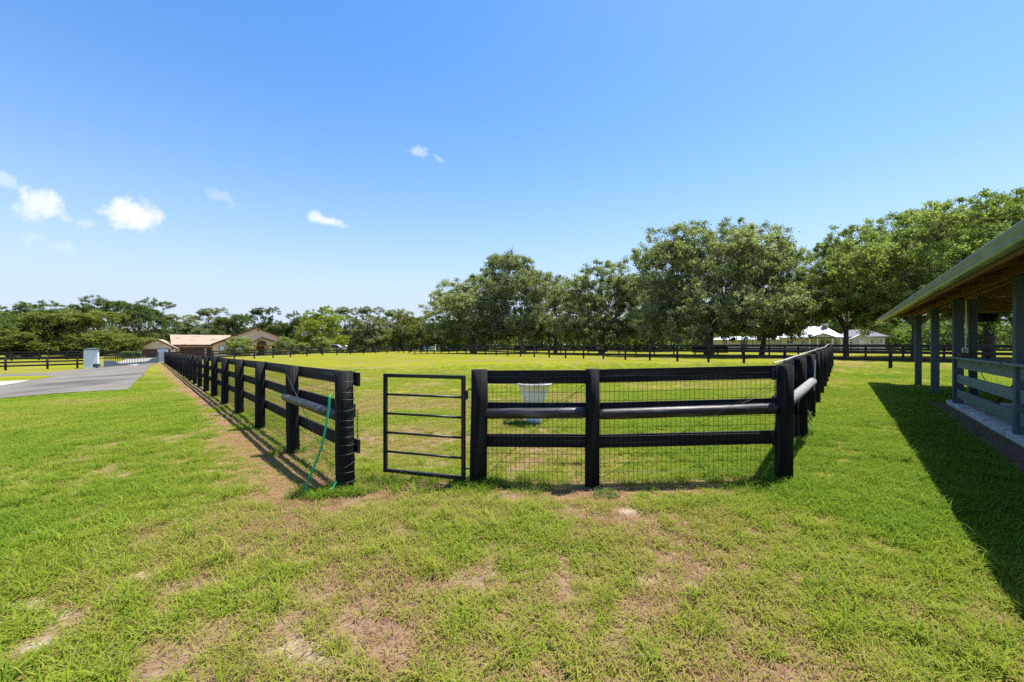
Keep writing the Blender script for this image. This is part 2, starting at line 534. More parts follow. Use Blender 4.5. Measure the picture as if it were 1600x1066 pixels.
def ground_mat():
    m = mat('ground_soil_and_turf', rough=1.0, spec=.02)
    nt = m.node_tree
    L = nt.links.new
    b = nt.nodes['Principled BSDF']
    tcn = nt.nodes.new('ShaderNodeTexCoord')

    def nz(scale, detail=6, rough=.6, stretch=None):
        n = nt.nodes.new('ShaderNodeTexNoise')
        n.inputs['Scale'].default_value = scale
        n.inputs['Detail'].default_value = detail
        n.inputs['Roughness'].default_value = rough
        if stretch:
            mp = nt.nodes.new('ShaderNodeMapping')
            mp.inputs['Scale'].default_value = stretch
            L(tcn.outputs['Object'], mp.inputs[0])
            L(mp.outputs[0], n.inputs['Vector'])
        else:
            L(tcn.outputs['Object'], n.inputs['Vector'])
        return n.outputs[0]

    def mix(f, a, c, fac_in=True):
        x = nt.nodes.new('ShaderNodeMix')
        x.data_type = 'RGBA'
        if isinstance(f, float):
            x.inputs['Factor'].default_value = f
        else:
            L(f, x.inputs['Factor'])
        for k, v in (('A', a), ('B', c)):
            if isinstance(v, tuple):
                x.inputs[k].default_value = (*v, 1)
            else:
                L(v, x.inputs[k])
        return x.outputs['Result']

    def rng_(v, a, c, lo=0., hi=1.):
        r = nt.nodes.new('ShaderNodeMapRange')
        L(v, r.inputs[0])
        for i, q in enumerate((a, c, lo, hi)):
            r.inputs[i + 1].default_value = q
        return r.outputs[0]

    def attr(n):
        a = nt.nodes.new('ShaderNodeAttribute')
        a.attribute_name = n
        return a.outputs['Fac']

    def mth(op, a, c):
        x = nt.nodes.new('ShaderNodeMath')
        x.operation = op
        for i, v in enumerate((a, c)):
            if isinstance(v, float):
                x.inputs[i].default_value = v
            else:
                L(v, x.inputs[i])
        return x.outputs[0]
    thatch = mix(rng_(nz(60, 4), .35, .65), (.13, .078, .045), (.30, .195, .12))
    soil = mix(rng_(nz(9), .35, .65), (.20, .125, .08), (.34, .235, .16))
    near = mix(rng_(nz(22), .42, .58), thatch, soil)
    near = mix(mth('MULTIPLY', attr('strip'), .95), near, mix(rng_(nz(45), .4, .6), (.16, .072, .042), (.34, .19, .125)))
    near = mix(attr('sand'), near, mix(rng_(nz(30), .35, .65), (.34, .27, .19), (.50, .42, .32)))
    near = mix(attr('mulch'), near, mix(rng_(nz(40), .4, .6), (.13, .07, .045), (.32, .19, .125)))
    # living turf seen from afar
    g1 = mix(rng_(nz(4.5, 8, .7), .3, .7), (.125, .155, .008), (.19, .21, .012))
    g2 = mix(rng_(nz(1.1, 8, .65), .35, .7), g1, (.22, .215, .015))
    g3 = mix(rng_(nz(.22, 5, .6, (1, 2.2, 1)), .42, .66), g2, (.24, .245, .009))
    streak = rng_(nz(.8, 5, .65, (.25, 1.6, 1)), .3, .7, .86, 1.12)
    fine = rng_(nz(16, 6, .75), .25, .75, .72, 1.25)
    hv = nt.nodes.new('ShaderNodeHueSaturation')
    L(g3, hv.inputs['Color'])
    L(fine, hv.inputs['Value'])
    hv2 = nt.nodes.new('ShaderNodeHueSaturation')
    L(hv.outputs[0], hv2.inputs['Color'])
    L(streak, hv2.inputs['Value'])
    turf = mix(mth('MULTIPLY', rng_(attr('dry'), .35, 1.0), rng_(nz(7, 6, .7), .35, .7)), hv2.outputs[0], (.30, .235, .07))
    cover = mth('MULTIPLY', attr('green'), attr('far'))
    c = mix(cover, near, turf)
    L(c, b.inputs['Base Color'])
    bp = nt.nodes.new('ShaderNodeBump')
    bp.inputs['Strength'].default_value = .7
    bp.inputs['Distance'].default_value = .02
    L(nz(35, 6, .75), bp.inputs['Height'])
    L(bp.outputs[0], b.inputs['Normal'])
    return m


M_GROUND = ground_mat()
M_ASPH = tex_mat('asphalt', (.155, .135, .115), (.215, .19, .16), 2.0, (1, .35, 1), .95, .25, spec=.08, bscale=60, c3=(.095, .085, .078), c3scale=.5, c3lo=.5, c3hi=.66)

# ------------------------------------------------------------------ object helpers


def finish(o_, label=None, cat=None, group=None, kind=None):
    if label:
        o_['label'] = label
    if cat:
        o_['category'] = cat
    if group:
        o_['group'] = group
    if kind:
        o_['kind'] = kind
    return o_


def empty(name, loc, label, cat, group=None, rz=0):
    o_ = bpy.data.objects.new(name, None)
    o_.empty_display_size = .2
    COL.objects.link(o_)
    o_.location = loc
    o_.rotation_euler = (0, 0, rz)
    return finish(o_, label, cat, group)


def link(name, me, parent=None, loc=(0, 0, 0), rot=(0, 0, 0), scale=(1, 1, 1)):
    o_ = bpy.data.objects.new(name, me)
    COL.objects.link(o_)
    if parent:
        o_.parent = parent
    o_.location = loc
    o_.rotation_euler = rot
    o_.scale = scale
    return o_


class MB:
    def __init__(self):
        self.v = []
        self.f = []

    def quadbox(self, c8):
        n = len(self.v)
        self.v += [tuple(p) for p in c8]
        for f in ((0, 3, 2, 1), (4, 5, 6, 7), (0, 1, 5, 4), (1, 2, 6, 5), (2, 3, 7, 6), (3, 0, 4, 7)):
            self.f.append(tuple(n + i for i in f))
        return self

    def box(self, x0, x1, y0, y1, z0, z1):
        return self.quadbox([(x0, y0, z0), (x1, y0, z0), (x1, y1, z0), (x0, y1, z0), (x0, y0, z1), (x1, y0, z1), (x1, y1, z1), (x0, y1, z1)])

    def beam(self, p, q, w, h, up=(0, 0, 1)):
        p = Vector(p)
        q = Vector(q)
        t = (q - p).normalized()
        s = t.cross(Vector(up)).normalized() * (w / 2)
        u = s.cross(t).normalized() * (h / 2)
        return self.quadbox([p - s - u, q - s - u, q + s - u, p + s - u, p - s + u, q - s + u, q + s + u, p + s + u])

    def tube(self, pts, rad, n=8, cap=True):
        pts = [Vector(p) for p in pts]
        if not isinstance(rad, (list, tuple)):
            rad = [rad] * len(pts)
        base = len(self.v)
        up = Vector((0.03, 0.02, 1))
        for i, p in enumerate(pts):
            a = pts[max(i - 1, 0)]
            b = pts[min(i + 1, len(pts) - 1)]
            t = (b - a).normalized()
            ref = up if abs(t.dot(up.normalized())) < .95 else Vector((1, 0.02, 0.01))
            s = t.cross(ref).normalized()
            u = s.cross(t).normalized()
            for k in range(n):
                an = 2 * math.pi * k / n
                self.v.append(tuple(p + (s * math.cos(an) + u * math.sin(an)) * rad[i]))
        for i in range(len(pts) - 1):
            for k in range(n):
                a = base + i * n + k
                b = base + i * n + (k + 1) % n
                self.f.append((a, b, b + n, a + n))
        if cap:
            self.f.append(tuple(base + k for k in range(n))[::-1])
            e = base + (len(pts) - 1) * n
            self.f.append(tuple(e + k for k in range(n)))
        return self

    def lathe(self, prof, n=24, cx=0, cy=0):
        base = len(self.v)
        for (r, z) in prof:
            for k in range(n):
                an = 2 * math.pi * k / n
                self.v.append((cx + r * math.cos(an), cy + r * math.sin(an), z))
        for i in range(len(prof) - 1):
            for k in range(n):
                a = base + i * n + k
                b = base + i * n + (k + 1) % n
                self.f.append((a, b, b + n, a + n))
        return self

    def extrude(self, poly, axis, a, b):
        """poly of (u, v) extruded along x ('x': u=y, v=z) or y ('y': u=x, v=z) or z"""
        n = len(self.v)
        k = len(poly)
        for w in (a, b):
            for (u, v) in poly:
                self.v.append({'x': (w, u, v), 'y': (u, w, v), 'z': (u, v, w)}[axis])
        self.f.append(tuple(n + i for i in range(k)))
        self.f.append(tuple(n + k + i for i in range(k))[::-1])
        for i in range(k):
            j = (i + 1) % k
            self.f.append((n + i, n + k + i, n + k + j, n + j))
        return self

    def mesh(self, name, m, smooth=False, bevel=0):
        me = bpy.data.meshes.new(name)
        me.from_pydata(self.v, [], self.f)
        bm = bmesh.new()
        bm.from_mesh(me)
        if bevel:
            bmesh.ops.bevel(bm, geom=bm.edges[:], offset=bevel, segments=1, affect='EDGES', clamp_overlap=True)
        bmesh.ops.recalc_face_normals(bm, faces=bm.faces[:])
        bm.to_mesh(me)
        bm.free()
        me.materials.append(m)
        if smooth:
            me.polygons.foreach_set('use_smooth', [len(p.vertices) <= 4 for p in me.polygons])
        return me

    def build(self, name, m, parent=None, smooth=False, bevel=0, **k):
        return link(name, self.mesh(name, m, smooth, bevel), parent, **k)


def np_mesh(name, verts, quads, m, tint=None, extra=None, tri=False):
    me = bpy.data.meshes.new(name)
    nv = len(verts)
    nf = len(quads)
    k = quads.shape[1]
    me.vertices.add(nv)
    me.vertices.foreach_set('co', np.ascontiguousarray(verts, dtype=np.float32).ravel())
    me.loops.add(nf * k)
    me.loops.foreach_set('vertex_index', np.ascontiguousarray(quads, dtype=np.int32).ravel())
    me.polygons.add(nf)
    me.polygons.foreach_set('loop_start', np.arange(0, nf * k, k, dtype=np.int32))
    if tint is not None:
        a = me.attributes.new('tint', 'FLOAT', 'FACE')
        a.data.foreach_set('value', np.ascontiguousarray(tint, dtype=np.float32))
    me.update(calc_edges=True)
    me.validate()
    if m:
        me.materials.append(m)
    return me


# ------------------------------------------------------------------ ground sheet
def make_ground():
    n = 400
    t = np.linspace(-5.1, 5.1, n)
    xs = 5.5 * np.sinh(t)
    t2 = np.linspace(-3.2, 5.3, n)
    ys = 3.0 + 5.0 * np.sinh(t2)
    X, Y = np.meshgrid(xs, ys, indexing='ij')
    Z = terrain(X, Y)
    near = np.exp(-np.hypot(X, Y - 3) / 6)
    Z = Z + near * (fbm(X, Y, 2.0, 91) - .5) * .05
    v = np.stack([X.ravel(), Y.ravel(), Z.ravel()], 1)
    i = np.arange(n * n).reshape(n, n)
    q = np.stack([i[:-1, :-1].ravel(), i[1:, :-1].ravel(), i[1:, 1:].ravel(), i[:-1, 1:].ravel()], 1)
    me = np_mesh('ground', v, q, M_GROUND)
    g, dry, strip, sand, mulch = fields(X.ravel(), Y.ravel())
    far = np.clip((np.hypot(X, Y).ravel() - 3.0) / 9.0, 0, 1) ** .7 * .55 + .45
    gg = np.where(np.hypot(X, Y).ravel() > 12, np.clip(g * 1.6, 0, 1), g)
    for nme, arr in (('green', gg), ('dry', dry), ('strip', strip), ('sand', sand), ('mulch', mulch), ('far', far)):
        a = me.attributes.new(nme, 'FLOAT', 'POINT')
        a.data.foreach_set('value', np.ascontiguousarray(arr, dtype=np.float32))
    me.polygons.foreach_set('use_smooth', [True] * len(me.polygons))
    o_ = link('ground', me)
    finish(o_, kind='structure')


make_ground()


def draped(name, poly, m, lift, step, holes=()):
    bm = bmesh.new()
    vs = [bm.verts.new((x, y, 0)) for x, y in poly]
    f = bm.faces.new(vs)
    bmesh.ops.triangulate(bm, faces=[f])
    xs = [p[0] for p in poly]
    ys = [p[1] for p in poly]
    for ax, lo, hi in ((0, min(xs), max(xs)), (1, min(ys), max(ys))):
        w = lo + step
        while w < hi:
            no = (1, 0, 0) if ax == 0 else (0, 1, 0)
            co = (w, 0, 0) if ax == 0 else (0, w, 0)
            bmesh.ops.bisect_plane(bm, geom=bm.verts[:] + bm.edges[:] + bm.faces[:], plane_co=co, plane_no=no)
            w += step
    bmesh.ops.recalc_face_normals(bm, faces=bm.faces[:])
    if sum(f.normal.z for f in bm.faces) < 0:
        bmesh.ops.reverse_faces(bm, faces=bm.faces[:])
    co = np.array([v.co[:] for v in bm.verts])
    z = terrain(co[:, 0], co[:, 1]) + lift
    for v, zz in zip(bm.verts, z):
        v.co.z = zz
    me = bpy.data.meshes.new(name)
    bm.to_mesh(me)
    bm.free()
    me.materials.append(m)
    return finish(link(name, me), kind='structure')


draped('road', ROAD, M_ASPH, .03, 1.5)
draped('grass_verge', TONGUE, M_GROUND, .045, 1.5)
tong = bpy.data.objects['grass_verge'].data
for nme, val in (('green', 1.), ('dry', .35), ('strip', 0.), ('sand', 0.), ('mulch', 0.), ('far', 1.)):
    a = tong.attributes.new(nme, 'FLOAT', 'POINT')
    a.data.foreach_set('value', [val] * len(tong.vertices))
draped('concrete_apron', APRON, M_CONCW, .05, 1.5)
draped('house_drive', DRIVE2, M_CONCW, .035, 3)

# ------------------------------------------------------------------ fences
BOARD_H, BOARD_T = .15, .03
POST_MESH = []
for k in range(3):
    mb = MB()
    rr = .082 + .006 * k
    mb.tube([(0, 0, -.3), (0, 0, .3), (0.004, 0, .8), (0, 0, 1.30)], [rr * 1.04, rr * 1.02, rr, rr * .97], 14)
    POST_MESH.append(mb.mesh('post', M_POST, True))
mb = MB()
mb.tube([(0, 0, -.3), (0, 0, 1.30)], [.085, .08], 8)
POST_FAR = mb.mesh('post', M_POST, True)
BOARD_MESH = MB().box(-.5, .5, -BOARD_T / 2, BOARD_T / 2, -BOARD_H / 2, BOARD_H / 2).mesh('board', M_BOARD)


def add_post(parent, x, y, far=False, h=1.3, r=1.0):
    z = tz(x, y)
    return link('post', POST_FAR if far else random.choice(POST_MESH), parent, (x, y, z),
                (random.uniform(-.012, .012), random.uniform(-.012, .012), random.uniform(0, 6)), (r, r, h / 1.3))


def add_board(parent, p, q, hgt, nrm, off=.10, scale_h=1.0, ext=0.0):
    a = Vector((p[0] + nrm[0] * off, p[1] + nrm[1] * off, tz(*p) + hgt))
    b = Vector((q[0] + nrm[0] * off, q[1] + nrm[1] * off, tz(*q) + hgt))
    j = random.uniform(-.008, .008)
    a.z += j
    b.z += random.uniform(-.008, .008)
    t = (b - a)
    L = t.length + ext
    o_ = link('board', BOARD_MESH, parent, (a + b) / 2, (0, -math.atan2(t.z, math.hypot(t.x, t.y)), math.atan2(t.y, t.x)),
              (L - .004, 1, scale_h))
    return o_


def add_mesh(parent, p, q, nrm, off=.082, top=1.22, dv=.053, dh=.102, r=.0023, part='wire_mesh'):
    P = np.array([p[0] + nrm[0] * off, p[1] + nrm[1] * off])
    Q = np.array([q[0] + nrm[0] * off, q[1] + nrm[1] * off])
    L = np.hypot(*(Q - P))
    zp, zq = tz(*p), tz(*q)
    mb = MB()

    def pt(t, h):
        w = P + (Q - P) * t
        return (w[0], w[1], zp + (zq - zp) * t + h)
    n = int(L / dv)
    for i in range(n + 1):
        t = i / n
        j = random.uniform(-.004, .004) / L
        mb.tube([pt(t + j, .02), pt(t, top)], r, 3, False)
    m_ = int(top / dh)
    for i in range(m_ + 1):
        h = .02 + i * dh
        pts = [pt(t, h + random.uniform(-.004, .004)) for t in (0, .25, .5, .75, 1)]
        mb.tube(pts, r * 1.15, 3, False)
    w_ = mb.build(part, M_WIRE, parent)
    w_['kind'] = 'stuff'
    return w_


def run_points(p, q, step=2.44, n=None):
    L = math.hypot(q[0] - p[0], q[1] - p[1])
    n = n or max(1, round(L / step))
    return [(p[0] + (q[0] - p[0]) * i / n, p[1] + (q[1] - p[1]) * i / n) for i in range(n + 1)]


def fence(name, label, pts, nrm, far_after=10, mesh_bays=0, heights=(1.215, .86, .47), h=1.3, skip_first=False, skip_last=False, group=None,
          off=.10, mesh_step=1):
    base = (pts[0][0], pts[0][1], 0)
    e = empty(name, (0, 0, 0), label, 'fence', group)
    for i, (x, y) in enumerate(pts):
        if (i == 0 and skip_first) or (i == len(pts) - 1 and skip_last):
            continue
        add_post(e, x, y, i > far_after, h)
    for i in range(len(pts) - 1):
        for hh in heights:
            add_board(e, pts[i], pts[i + 1], hh, nrm, off)
    for i in range(mesh_bays):
        far = i > 4
        add_mesh(e, pts[i], pts[i + 1], nrm, dv=.053 if not far else .106, dh=.102)
    return e


def unit(p, q):
    L = math.hypot(q[0] - p[0], q[1] - p[1])
    return ((q[0] - p[0]) / L, (q[1] - p[1]) / L)


# long fence on the left
tL = unit(P_END, P_LEFT)
nL = (tL[1], -tL[0])
pts = [P_END] + [(P_END[0] + tL[0] * s, P_END[1] + tL[1] * s) for s in np.arange(2.2, 67.0, 2.44)]
pts = [p for p in pts if p[1] < 50.2] + [P_LEFT]
f_left = fence('paddock_fence', 'long black board-and-mesh fence running back from the hose to the right white gate pillar',
               pts, nL, 9, 12, skip_first=True, group='fences round the paddock')
# the round end post wrapped in wire
zE = tz(*P_END)
MB().tube([(0, 0, -.3), (0, 0, .5), (.003, 0, .9), (0, 0, 1.31)], [.102, .1, .097, .094], 20).build('end_post', M_POST, f_left, True, loc=(*P_END, zE), rot=(.008, -.012, 0))
mb = MB()
for k in range(12):
    zz = .1 + k * .1 + random.uniform(-.006, .006)
    tl = random.uniform(-.05, .05)
    ring = [(P_END[0] + .104 * math.cos(a), P_END[1] + .104 * math.sin(a), zE + zz + tl * math.cos(a + k)) for a in np.linspace(0, 2 * math.pi, 19)]
    mb.tube(ring, .0022, 4, False)
mb.build('wire_wrap', M_WIREP, f_left)['kind'] = 'stuff'
# brace rail on the outer side between the last two posts
p2 = pts[1]
z2 = tz(*p2)
a = Vector((P_END[0] + tL[0] * .09 - nL[0] * .03, P_END[1] + tL[1] * .09 - nL[1] * .03, zE + .80))
b = Vector((p2[0] - nL[0] * .10 + tL[0] * .06, p2[1] - nL[1] * .10 + tL[1] * .06, z2 + .84))
mb = MB()
mb.tube([a, a.lerp(b, .3), a.lerp(b, .6), b - (b - a).normalized() * .02, b], [.062, .06, .057, .055, .035], 16)
mb.build('brace_rail', M_RAILW, f_left, True)
mb = MB()
mb.tube([(p2[0] - nL[0] * .095, p2[1] - nL[1] * .095, z2 + 1.22), (P_END[0] - nL[0] * .1 + tL[0] * .1, P_END[1] - nL[1] * .1 + tL[1] * .1, zE + .14)], .0022, 4, False)
mb.tube([(p2[0] - nL[0] * .095, p2[1] - nL[1] * .09, z2 + 1.18), (P_END[0] - nL[0] * .1 + tL[0] * .1, P_END[1] - nL[1] * .1 + tL[1] * .1, zE + .20)], .0018, 4, False)
mb.build('tension_wire', M_WIREP, f_left)
# board ends standing past the end post
for hh in (1.215, .47):
    c = Vector((P_END[0] + nL[0] * .115 - tL[0] * .045, P_END[1] + nL[1] * .115 - tL[1] * .045, zE + hh))
    o_ = link('board', BOARD_MESH, f_left, c, (0, 0, math.atan2(tL[1], tL[0])), (.10, 1, 1))
# chain on the latch side
mb = MB()
for k in range(9):
    z = zE + .86 - k * .035
    c = Vector((P_END[0] + .125, P_END[1] + .02, z))
    d1 = Vector((1, 0, 0)) if k % 2 else Vector((0, 1, 0))
    ring = [c + d1 * .009 * math.cos(t_) + Vector((0, 0, .021 * math.sin(t_))) for t_ in np.linspace(0, 2 * math.pi, 9)]
    mb.tube(ring, .003, 4, False)
mb.build('latch_chain', M_WIRE, f_left)

# front fence beside the gate
f_front = empty('paddock_fence', (0, 0, 0), 'short two-bay black mesh fence with round middle rail right of the open walk gate', 'fence', 'fences round the paddock')
for (x, y), rr in ((P_HINGE, 1.15), (P_MID, .95), (P_CORNER, 1.02)):
    z = tz(x, y)
    mb = MB()
    mb.tube([(0, 0, -.3), (0, 0, .4), (.004, 0, .9), (0, 0, 1.31)], [.088 * rr, .086 * rr, .083 * rr, .081 * rr], 20)
    mb.build('post', M_POST, f_front, True, loc=(x, y, z), rot=(random.uniform(-.01, .01), random.uniform(-.012, .012), 0))
for p, q in ((P_HINGE, P_MID), (P_MID, P_CORNER)):
    for hh in (1.215, .845, .475):
        add_board(f_front, p, q, hh, (0, 1), .10)
    add_mesh(f_front, p, q, (0, 1), .078)
    a = Vector((p[0] + .07, p[1], tz(*p) + .80))
    b = Vector((q[0] - .07, q[1], tz(*q) + .82))
    mb = MB()
    mb.tube([a, a.lerp(b, .03), a.lerp(b, .35), a.lerp(b, .7), a.lerp(b, .97), b], [.05, .06, .062, .06, .062, .05], 18)
    mb.build('round_rail', M_RAILW, f_front, True)
    mb = MB()
    mb.tube([(q[0] - .08, q[1] - .07, tz(*q) + 1.16), (p[0] + .1, p[1] - .07, tz(*p) + .12)], .0025, 4, False)
    mb.tube([(q[0] - .08, q[1] - .075, tz(*q) + 1.10), (q[0] - .55, q[1] - .07, tz(*q) + .88)], .002, 4, False)
    mb.build('tension_wire', M_WIRE, f_front)
    mb = MB()
    L = q[0] - p[0]
    mb.tube([(p[0] + L * t_, p[1] + .075 - (q[1] != p[1]) * t_ * .13, tz(*p) * (1 - t_) + tz(*q) * t_ + 1.215 + .008 * math.sin(t_ * 9)) for t_ in np.linspace(.03, .97, 12)],
            .003, 4, False)
    mb.build('top_wire', M_WIREP, f_front)
mb = MB()
zH = tz(*P_HINGE)
for k in range(11):
    zz = .14 + k * .105 + random.uniform(-.006, .006)
    mb.tube([(P_HINGE[0] + .103 * math.cos(a_), P_HINGE[1] + .103 * math.sin(a_), zH + zz) for a_ in np.linspace(0, 2 * math.pi, 19)], .0017, 4, False)
mb.build('wire_wrap', M_WIRE, f_front)['kind'] = 'stuff'

# right side of the paddock
tR = unit(P_CORNER, P_RIGHT)
nR = (-tR[1], tR[0])
pts = [P_CORNER] + [(P_CORNER[0] + tR[0] * s, P_CORNER[1] + tR[1] * s) for s in np.arange(2.5, 26, 2.44)]
pts = [p for p in pts if p[1] < 23.6] + [P_RIGHT]
f_right = fence('paddock_fence', 'black board fence with pale tape on top running back from the front corner', pts, nR, 9, 10,
                skip_first=True, group='fences round the paddock')
mb = MB()
tp = [Vector((p[0] + nR[0] * .1, p[1] + nR[1] * .1, tz(*p) + 1.315 + (.0 if i % 2 else .012))) for i, p in enumerate(pts)]
tp2 = []
for i in range(len(tp) - 1):
    tp2 += [tp[i], tp[i].lerp(tp[i + 1], .5) - Vector((0, 0, .006))]
tp2.append(tp[-1])
mb.tube(tp2, .011, 5)
mb.build('top_tape', M_TAPE, f_right)
p2 = pts[1]
a = Vector((P_CORNER[0] - nR[0] * .10 + tR[0] * .0, P_CORNER[1] - nR[1] * .10 + tR[1] * .0, tz(*P_CORNER) + .78))
a = Vector((P_CORNER[0] + tR[0] * .07, P_CORNER[1] + tR[1] * .07, tz(*P_CORNER) + .84))
b = Vector((p2[0] - nR[0] * .13 + tR[0] * .03, p2[1] - nR[1] * .13, tz(*p2) + .93))
MB().tube([a, a.lerp(b, .5), b - (b - a).normalized() * .02, b], [.06, .062, .06, .04], 14).build('brace_rail', M_RAILP, f_right, True)
mb = MB()
mb.tube([(p2[0] - nR[0] * .18, p2[1] - nR[1] * .18, tz(*p2) + 1.27), (p2[0] - nR[0] * .14 - .04, p2[1] - nR[1] * .14 - .1, tz(*p2) + .80)], .010, 6)
mb.build('fibreglass_rod', M_TAPE, f_right)
mb = MB()
mb.tube([(p2[0] - .10, p2[1] - .12, tz(*p2) + .85), (p2[0] - .20, p2[1] - .22, tz(*p2) + .5), (p2[0] - .24, p2[1] - .3, tz(*p2) + .05)], .005, 4)
mb.build('loose_wire', M_WIREP, f_right)
mb = MB()
mb.tube([(P_CORNER[0] + .08, P_CORNER[1] - .01, tz(*P_CORNER) + 1.16), (P_CORNER[0] - .1, P_CORNER[1] - .085, tz(*P_CORNER) + 1.06), (P_CORNER[0] - .5, P_CORNER[1] - .05, tz(*P_CORNER) + .88)], .0025, 4)
mb.build('corner_wire', M_WIREP, f_right)

# back right and its continuation to the right
tB = unit(P_RIGHT, P_FAR)
nB = (-tB[1], tB[0])
if nB[0] * (0 - P_RIGHT[0]) + nB[1] * (30 - P_RIGHT[1]) < 0:
    nB = (-nB[0], -nB[1])
fence('paddock_fence', 'far black board fence along the paddock edge below the oak row', run_points(P_RIGHT, P_FAR, 2.5), nB, -1, 0,
      skip_first=True, group='fences round the paddock')
fence('paddock_fence', 'far black board fence along the paddock edge in front of the beige house', run_points(P_LEFT, P_FAR, 2.55), (.8, -.6), -1, 0,
      skip_first=True, skip_last=True, group='fences round the paddock')
fence('pasture_fence', 'black board fence seen through the barn posts running right from the paddock corner', run_points(P_RIGHT, P_EAST, 2.5), nB, -1, 0,
      skip_first=True)
# second line beyond
f2 = fence('pasture_fence', 'second black board fence standing behind the back fence of the paddock under the oaks',
           run_points((0.5, 72), (32.3, 38), 2.6) + run_points((32.3, 38), (50, 24), 2.6)[1:], (-.68, -.73), -1, 0, heights=(1.22, .9, .58))
# close-boarded sections on the second line
for (pa, pb) in (((1082, 1138)), (918, 950), (803, 832)):
    ua, ub = (pa - 800) / F, (pb - 800) / F
    Da, Db = 77.4 / (ua + 1.069), 77.4 / (ub + 1.069)
    A = (ua * Da, Da)
    B = (ub * Db, Db)
    for k in range(4):
        add_board(f2, A, B, .45 + k * .19, (-.68, -.73), .14, 1.1)
# left side beyond the road
zl = -.65
fence('roadside_fence', 'black board fence on the grass verge left of the left white gate pillar', [(-40.9, 40.6), (-42.0, 40.2), (-43.1, 38.6), (-44.8, 36.8), (-46.6, 35), (-48.4, 33.2)],
      (-.6, .8), -1, 0, heights=(1.02, .7, .38), h=1.12, off=.08)
uu = [(18, 56), (61, 58), (105, 60), (143, 62), (181, 64), (213, 66), (238, 68)]
pts = [((p - 800) / F * D_, D_) for p, D_ in [(-60, 52), (-22, 54)] + uu]
fence('roadside_fence', 'farther thin black fence seen behind the iron drive gate and over the roadside fence', pts, (.1, -1), -1, 0, heights=(1.15, .8, .45), h=1.2)

# ------------------------------------------------------------------ paddock gate
GR = Vector((-.53, 4.70, 0))
GL = Vector((-1.545, 5.02, 0))
gate = empty('paddock_gate', (GR.x, GR.y, tz(GR.x, GR.y)), 'black tubular steel walk gate standing ajar in the opening of the front fence', 'gate')
gd = (GL - GR)
gate.rotation_euler = (0, 0, math.atan2(gd.y, gd.x))
gw = gd.length
z0, z1 = .065, 1.25
MB().box(0, .042, -.021, .021, z0, z1).build('stile', M_GATE, gate, bevel=.004)
MB().box(gw - .042, gw, -.021, .021, z0, z1).build('stile', M_GATE, gate, bevel=.004)
MB().box(.042, gw - .042, -.019, .019, z1 - .042, z1 - .001).build('rail', M_GATE, gate, bevel=.004)
MB().box(.042, gw - .042, -.019, .019, z0 + .001, z0 + .042).build('rail', M_GATE, gate, bevel=.004)
for k in range(1, 5):
    z = z0 + .02 + (z1 - z0 - .04) * k / 5
    MB().tube([(.04, 0, z), (gw - .04, 0, z)], .0135, 10).build('bar', M_GATE, gate, True)
MB().box(-.035, 0, -.012, .012, .98, 1.08).build('latch', M_GATE, gate, bevel=.003)
mb = MB()
mb.tube([(-.03, 0, 1.07), (-.055, 0, 1.10), (-.085, .01, 1.085)], .007, 6)
mb.tube([(0, 0, .2), (-.05, 0, .2), (-.07, .01, .2)], .008, 6)
mb.build('hinge', M_GATE, gate)

# ------------------------------------------------------------------ hose on the end post
pth = [(-1.95, 4.49, 1.06), (-1.955, 4.46, 1.03), (-1.962, 4.45, .9), (-1.98, 4.43, .75), (-2.015, 4.42, .55), (-2.085, 4.42, .35), (-2.165, 4.41, .15), (-2.185, 4.40, .03),
       (-2.13, 4.36, .012), (-2.05, 4.36, .02), (-1.98, 4.40, .03), (-1.92, 4.46, .07), (-1.90, 4.5, .12), (-1.93, 4.56, .05)]
pts3 = [Vector(p) for p in pth]
sm = []
for i in range(len(pts3) - 1):
    p0 = pts3[max(i - 1, 0)]
    p1, p2_ = pts3[i], pts3[i + 1]
    p3 = pts3[min(i + 2, len(pts3) - 1)]
    for k in range(5):
        t_ = k / 5
        sm.append(.5 * ((2 * p1) + (-p0 + p2_) * t_ + (2 * p0 - 5 * p1 + 4 * p2_ - p3) * t_ * t_ + (-p0 + 3 * p1 - 3 * p2_ + p3) * t_ ** 3))
mb = MB()
mb.tube(sm, .0125, 8)
finish(mb.build('garden_hose', M_HOSE, None, True), 'green garden hose hanging down beside the wire-wrapped fence end post', 'hose')

# ------------------------------------------------------------------ planter
px_, py_ = (834 - 800) / F * 8.4, 8.4
pl = empty('planter', (px_, py_, tz(px_, py_)), 'white cone-shaped planter with wide rim standing on the paddock grass behind the fence', 'planter')
MB().lathe([(0, .0), (.15, 0), (.16, .02), (.15, .12), (.135, .15), (.15, .18), (.205, .42), (.245, .56), (.285, .72), (.32, .76), (.368, .785), (.374, .80), (.366, .81), (.335, .80), (.30, .74), (0, .72)], 36).build(
    'pot', M_WHITEP, pl, True)
MB().lathe([(.318, .772), (.2, .785), (.1, .795), (0, .79)], 24).build('soil', M_SOIL, pl, True)

# ------------------------------------------------------------------ gate pillars, drive gate
PL = ((143 - 800) / F * 40, 40.0)
PR = ((254.5 - 800) / F * 51.3, 51.3)


